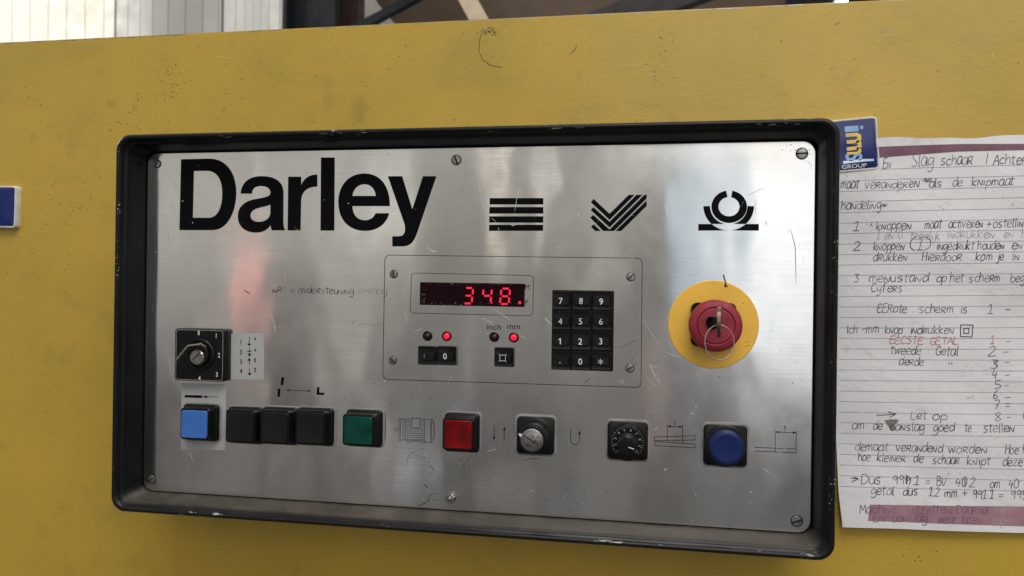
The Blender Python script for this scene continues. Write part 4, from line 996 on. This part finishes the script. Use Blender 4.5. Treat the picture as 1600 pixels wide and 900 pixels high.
def band(name, m, top_, bot, off=.00018):
    """printed band between two polylines of pixels, following the sheet"""
    f_ = pyf(off); bm = bmesh.new(); n = 40; rows = []
    def along(pl, t):
        x = pl[0][0] + (pl[-1][0] - pl[0][0]) * t
        for (x0, y0), (x1, y1) in zip(pl, pl[1:]):
            if x <= x1 + 1e-6: return x, y0 + (y1 - y0) * (x - x0) / (x1 - x0)
    for r_ in range(7):
        row = []
        for i in range(n + 1):
            a = at(*along(top_, i / n), YP); b2 = at(*along(bot, i / n), YP); p = a.lerp(b2, r_ / 6); row.append(bm.verts.new((p.x, f_(p.x, p.z), p.z)))
        rows.append(row)
    for a, b2 in zip(rows, rows[1:]):
        for i in range(n): bm.faces.new((a[i], b2[i], b2[i+1], a[i+1]))
    facefront(bm); return obj(name, bm, m, note, 60)
band('top_band', M_plum, [(1303, 234), (1378, 230), (1494, 226.5), (1700, 224)], [(1303, 252), (1378, 246.5), (1494, 238), (1700, 232)])
band('marker_band', M_pink, [(1357, 786.5), (1600, 790.5), (1700, 793)], [(1354.5, 811.5), (1600, 821.5), (1700, 825)])
bm = bmesh.new()
rl = [(265.5, -.030), (282.5, -.028)] + [(298 + 0, -.022)]
for i in range(34):
    yl = 266.8 + i * 16.35 + (i > 20) * (i - 20) * .12
    if yl > 772: break
    sl = -.030 + (yl - 266) * .000117
    x0 = 1311 if i > 1 else (1375 if i == 0 else 1312)
    pts = []
    for q in range(31):
        x_ = x0 + (1695 - x0) * q / 30; p = at(x_, yl + sl * (x_ - 1315), YP); pts.append(p)
    ribbon(bm, pts, .00030, pyf(.00015))
facefront(bm); tag(obj('ruled_lines', bm, M_rule, note, 0), kind='stuff')
H = .0064
M_bandpen = grained('pencil_on_plum', (.12, .075, .10), .6, bump=0)
def wr(m, frame, items, h, w=.00039, sl=.10):
    for s, a, b in items:
        bm = bmesh.new(); write(bm, s, at(*frame(*a), YP), at(*frame(*b), YP), h, YP, w, sl, .03, pf)
        facefront(bm); obj('handwritten_word', bm, m, note, 0)
wr(M_penp, F_4, [('EN', (308, 362), (357, 360)), ('Achter', (975, 345), (1190, 338))], .0072); wr(M_penp, F_4, [('Slag', (478, 358), (612, 352))], .0090); wr(M_penp, F_4, [('schaar', (652, 350), (852, 343)), ('|', (925, 345), (940, 345))], .0078)
wr(M_penp, F_4, [('maat', (50, 487), (165, 485)), ('veraNderen', (195, 490), (528, 483)), ('als', (583, 482), (668, 479)), ('de', (727, 478), (792, 474)), ('knipmaat', (845, 475), (1108, 468)), ('handeliNg', (52, 616), (300, 612)),
               ('1', (125, 745), (175, 745)), ('kNoppeN', (268, 740), (478, 736)), ('maat', (555, 733), (662, 731)), ('activereN', (700, 730), (918, 727)), ('+', (935, 735), (965, 735)), ('ostelliNg', (975, 727), (1200, 722)),
               ('2', (133, 867), (175, 866)), ('kNoppeN', (250, 864), (440, 862)), ('ingedrukt', (632, 864), (862, 860)), ('houdeN', (880, 860), (1048, 858)), ('eN', (1092, 858), (1160, 856))], H)
wr(M_penp, F_4, [('(1)', (465, 862), (602, 860))], .0085)
wr(M_penp, F_5, [('drukkeN', (252, 108), (457, 106)), ('Hierdoor.', (545, 108), (800, 107)), ('kom', (868, 105), (975, 102)), ('je', (1003, 103), (1048, 102)), ('iN', (1095, 102), (1142, 101)),
               ('3', (130, 236), (170, 236)), ('meNustaNd', (225, 236), (588, 235)), ('op', (632, 237), (700, 237)), ('het', (715, 237), (800, 236)), ('scherm', (832, 237), (1028, 234)), ('beg', (1085, 235), (1178, 234)), ('Cyfers', (238, 298), (432, 298)),
               ('EERote', (272, 421), (455, 424)), ('scherm', (525, 426), (738, 425)), ('is', (780, 425), (828, 425)), ('1', (945, 430), (990, 430)), ('-', (1055, 428), (1095, 428)),
               ('Ich', (90, 551), (160, 549)), ('-mm', (175, 550), (285, 547)), ('kNop', (320, 551), (428, 552)), ('iNdrukkeN', (472, 553), (742, 551)),
               ('tweede', (352, 675), (543, 678)), ('·', (575, 675), (590, 675)), ('Getal', (625, 683), (768, 685)), ('2', (950, 690), (1002, 690)), ('-', (1038, 685), (1088, 685)), ('derde', (405, 743), (558, 746)), ('"', (700, 772), (732, 772)),
               ('3', (965, 765), (1012, 765)), ('-', (1045, 752), (1088, 752)), ('4', (975, 826), (1010, 826)), ('-', (1050, 826), (1085, 826)), ('5', (985, 887), (1030, 887)), ('-', (1048, 896), (1085, 896))], H)
wr(M_penp, F_5, [('3', (968, 764), (1014, 764))], H * .8)
wr(M_penp, F_6, [('6', (940, 86), (972, 86)), ('-', (1000, 98), (1050, 98)), ('7', (943, 147), (978, 147)), ('=', (1012, 145), (1050, 145)), ('8', (945, 212), (987, 212)), ('-', (1012, 215), (1045, 215)), ('0', (1118, 205), (1150, 205)),
               ('Let', (452, 199), (547, 201)), ('op', (575, 205), (670, 206)), ('om', (112, 262), (190, 262)), ('de', (235, 262), (292, 262)), ('aaNslag', (335, 266), (532, 270)), ('goed', (580, 271), (708, 272)), ('te', (765, 275), (812, 275)), ('stelleN', (875, 278), (1068, 279)),
               ('demaat', (132, 386), (325, 389)), ('veraNdeNd', (368, 389), (640, 394)), ('wordeN', (670, 396), (902, 399)), ('.', (960, 400), (975, 400)), ('Hoe', (1005, 406), (1088, 407)), ('h', (1110, 408), (1140, 408)),
               ('hoe', (150, 446), (222, 447)), ('kleiNer', (258, 449), (428, 453)), ('de', (470, 453), (530, 454)), ('schaar', (582, 461), (738, 463)), ('kNipt', (780, 468), (920, 469)), ('deze', (990, 473), (1113, 476)),
               ('getal', (220, 641), (358, 643)), ('dus', (408, 646), (498, 647)), ('1,2', (557, 650), (622, 652)), ('mm', (650, 656), (728, 657)), ('+', (752, 660), (790, 660)), ('991.1', (815, 667), (940, 669)), ('=', (968, 672), (1005, 672)), ('995', (1040, 668), (1140, 670)),
               ('999.1', (348, 583), (505, 587)), ('=', (538, 590), (572, 590)), ('BV.', (603, 590), (672, 591)), ('40.2', (715, 593), (832, 597)), ('om', (915, 601), (978, 602)), ('40', (1025, 605), (1088, 606)), ('-', (1112, 606), (1145, 606))], H)
wr(M_penp, F_6, [('Dus', (163, 578), (288, 581))], .0076)
def pst(bm, frame, L, w):
    for s in L: ribbon(bm, jag([at(*frame(*p), YP) for p in s], YP, .00012, 5), w, pf)
bm = bmesh.new()
pst(bm, F_5, [[(780, 498), (857, 500), (850, 572), (778, 568), (781, 498)], [(800, 520), (832, 520), (830, 550), (798, 549), (800, 520)]], .0006)
facefront(bm); obj('square_sketch', bm, M_penp, note, 0)
bm = bmesh.new()
pst(bm, F_6, [[(253, 180), (362, 172)], [(322, 157), (365, 172), (330, 192)]], .0005)
facefront(bm); tag(obj('drawn_arrow', bm, M_penp, note, 0), kind='stuff')
bm = bmesh.new()
pst(bm, F_6, [[(105, 547), (145, 549)], [(122, 538), (148, 550), (108, 570)]], .0005)
facefront(bm); tag(obj('drawn_arrow', bm, M_penp, note, 0), kind='stuff')
bm = bmesh.new()
pst(bm, F_6, [[(430, 528), (428, 580)], [(434, 530), (432, 578)], [(768, 548), (772, 596)]], .0005)
facefront(bm); tag(obj('crossing_out', bm, M_penp, note, 0), kind='stuff')
wr(M_faint, F_4, [('1 eN 0', (268, 797), (428, 795)), ('tegelijk', (470, 800), (658, 797)), ('-', (658, 797), (680, 797)), ('iNdrukkeN', (690, 790), (988, 788)), ('eN', (1040, 788), (1108, 786)), ('h', (1150, 786), (1175, 786))], .0058, .0003)
wr(M_faint, F_6, [('met', (940, 757), (1045, 757)), ('lopen', (930, 815), (1085, 818))], .0064, .0003)
wr(M_bandpen, F_6, [('MachiNe', (155, 751), (372, 749)), ('uitzetteN,', (440, 752), (702, 752)), ('DaarNa', (720, 754), (905, 755)), ('EN', (235, 797), (305, 798)), ('aaNslag', (345, 800), (552, 802)), ('weer', (610, 807), (715, 809)), ('lateN', (750, 811), (872, 814))], .0066, .00036)
wr(M_redpen, F_5, [('EECSTE', (348, 611), (552, 616)), ('GETAL', (592, 617), (768, 617)), ('·', (795, 615), (805, 615)), ('1', (963, 613), (990, 613)), ('-', (1058, 620), (1098, 620))], .0052, .00042)
bm = bmesh.new()
def smudge(px, py, r, n, s=.0005):
    for _ in range(n):
        p = at(random.gauss(px, r), random.gauss(py, r * .6), YP); q = pyf(.0002)(p.x, p.z); blob(bm, Vector((p.x, q, p.z)), random.uniform(.2, 1) * s, n=6)
for a in ((*F_4(575, 438), 3.2, 50), (*F_4(315, 592), 2.6, 45), (*F_4(400, 500), 5, 22, .0003), (*F_4(240, 715), 3, 20, .0004), (*F_4(1110, 590), 5, 14, .0003), (*F_4(685, 595), 6, 16, .0003), (*F_4(90, 420), 3, 5, .0003), (*F_6(340, 230), 7, 0), (*F_6(800, 75), 4, 12, .0004), (*F_6(760, 500), 60, 20, .0003), (*F_5(500, 400), 60, 24, .0002)): smudge(*a)
fill(bm, [[(v.x, v.z) for v in (at(*F_6(*q), YP) for q in ((302, 210), (340, 203), (382, 205), (375, 222), (358, 232), (350, 262), (338, 268), (325, 245)))]], 0, pyf(.0002))
facefront(bm); tag(obj('smudges', bm, M_smudge, note, 0), kind='stuff')

# ------------------------------------------------------------------ badge magnets
M_mag = grained('silver_white_rim', (.62, .60, .56), .35, .15, 150); M_badge = grained('navy_enamel_badge', (.006, .016, .12), .10, .15, 60, 0, spec=.35)
M_lb = grained('light_blue_print', (.24, .42, .66), .4, bump=0); M_yb = grained('yellow_print', (.72, .50, .12), .4, bump=0)
def magnet(quad, label, thick=.0055):
    c = [at(*q, YW - thick) for q in quad]; ctr = sum(c, Vector()) / 4
    w = ((c[1] - c[0]).length + (c[2] - c[3]).length) / 2; h = ((c[3] - c[0]).length + (c[2] - c[1]).length) / 2; d = (c[1] - c[0]) + (c[2] - c[3]); rot = math.atan2(d.z, d.x)
    t = thing('badge_magnet', label, 'magnet', (ctr.x, YW, ctr.z), 'blue badge magnets')
    obj('rim', solid([(w, h, .003, YW), (w, h, .003, YW - thick + .0018), (w - .0012, h - .0012, .0026, YW - thick + .0004), (w - .0030, h - .0030, .0020, YW - thick + .0004), (w - .0036, h - .0036, .0018, YW - thick + .001)], ctr.x, ctr.z, 6, rot=rot), M_mag, t, 40)
    obj('badge', solid([(w - .0038, h - .0038, .0016, YW - thick + .0009), (w - .0044, h - .0044, .0014, YW - thick + .0001), (w - .008, h - .008, .001, YW - thick - .0001)], ctr.x, ctr.z, 6, rot=rot), M_badge, t, 60)
    return t, ctr, rot
m1, c1, r1 = magnet([(1284, 187.5), (1371, 181.5), (1377, 263), (1289, 273)], 'blue badge magnet with lettering holding the note at the box corner')
YM = YW - .0057
def mpoly(bm, polys): 
    for p in polys: fill(bm, [xz(F_4, p, YM)], YM)
bm = bmesh.new(); mpoly(bm, [[(77, 108), (160, 102), (163, 137), (79, 143)], [(170, 105), (190, 103), (192, 122), (172, 124)]])
ribbon(bm, pxs(F_4, path('M 164 311 C 184 300 180 277 160 277 C 138 277 140 311 115 311 C 90 311 86 290 98 277', 6), YM), .0021); facefront(bm); obj('light_blue_letters', bm, M_lb, m1, 0)
bm = bmesh.new()
for s in ([(84, 162), (150, 157), (166, 165), (168, 185), (150, 199), (90, 204)], [(150, 199), (168, 208), (169, 228), (152, 240), (90, 246)], ): ribbon(bm, pxs(F_4, s, YM - .0001), .0026)
ribbon(bm, pxs(F_4, [(152, 240), (170, 250), (172, 262), (150, 270), (92, 273)], YM - .0001), .0018)
facefront(bm); obj('yellow_letter', bm, M_yb, m1, 0)
bm = bmesh.new(); mpoly(bm, [[(68, 320), (140, 312), (200, 306), (255, 306), (257, 318), (200, 322), (68, 336)]])
facefront(bm); obj('white_underline', bm, grained('pale_print', (.62, .74, .86), .35, bump=0), m1, 0)
bm = bmesh.new(); text(bm, 'GROUP', at(*F_4(136, 350), YM), .0030, YM, 1.25, rot=R(4)); facefront(bm); obj('word_print', bm, M_white, m1, 0)
magnet([(-48, 288.5), (24.5, 291), (23.5, 355.5), (-48, 356)], 'blue badge magnet with pale rim alone on bare yellow steel at the left edge', .0062)
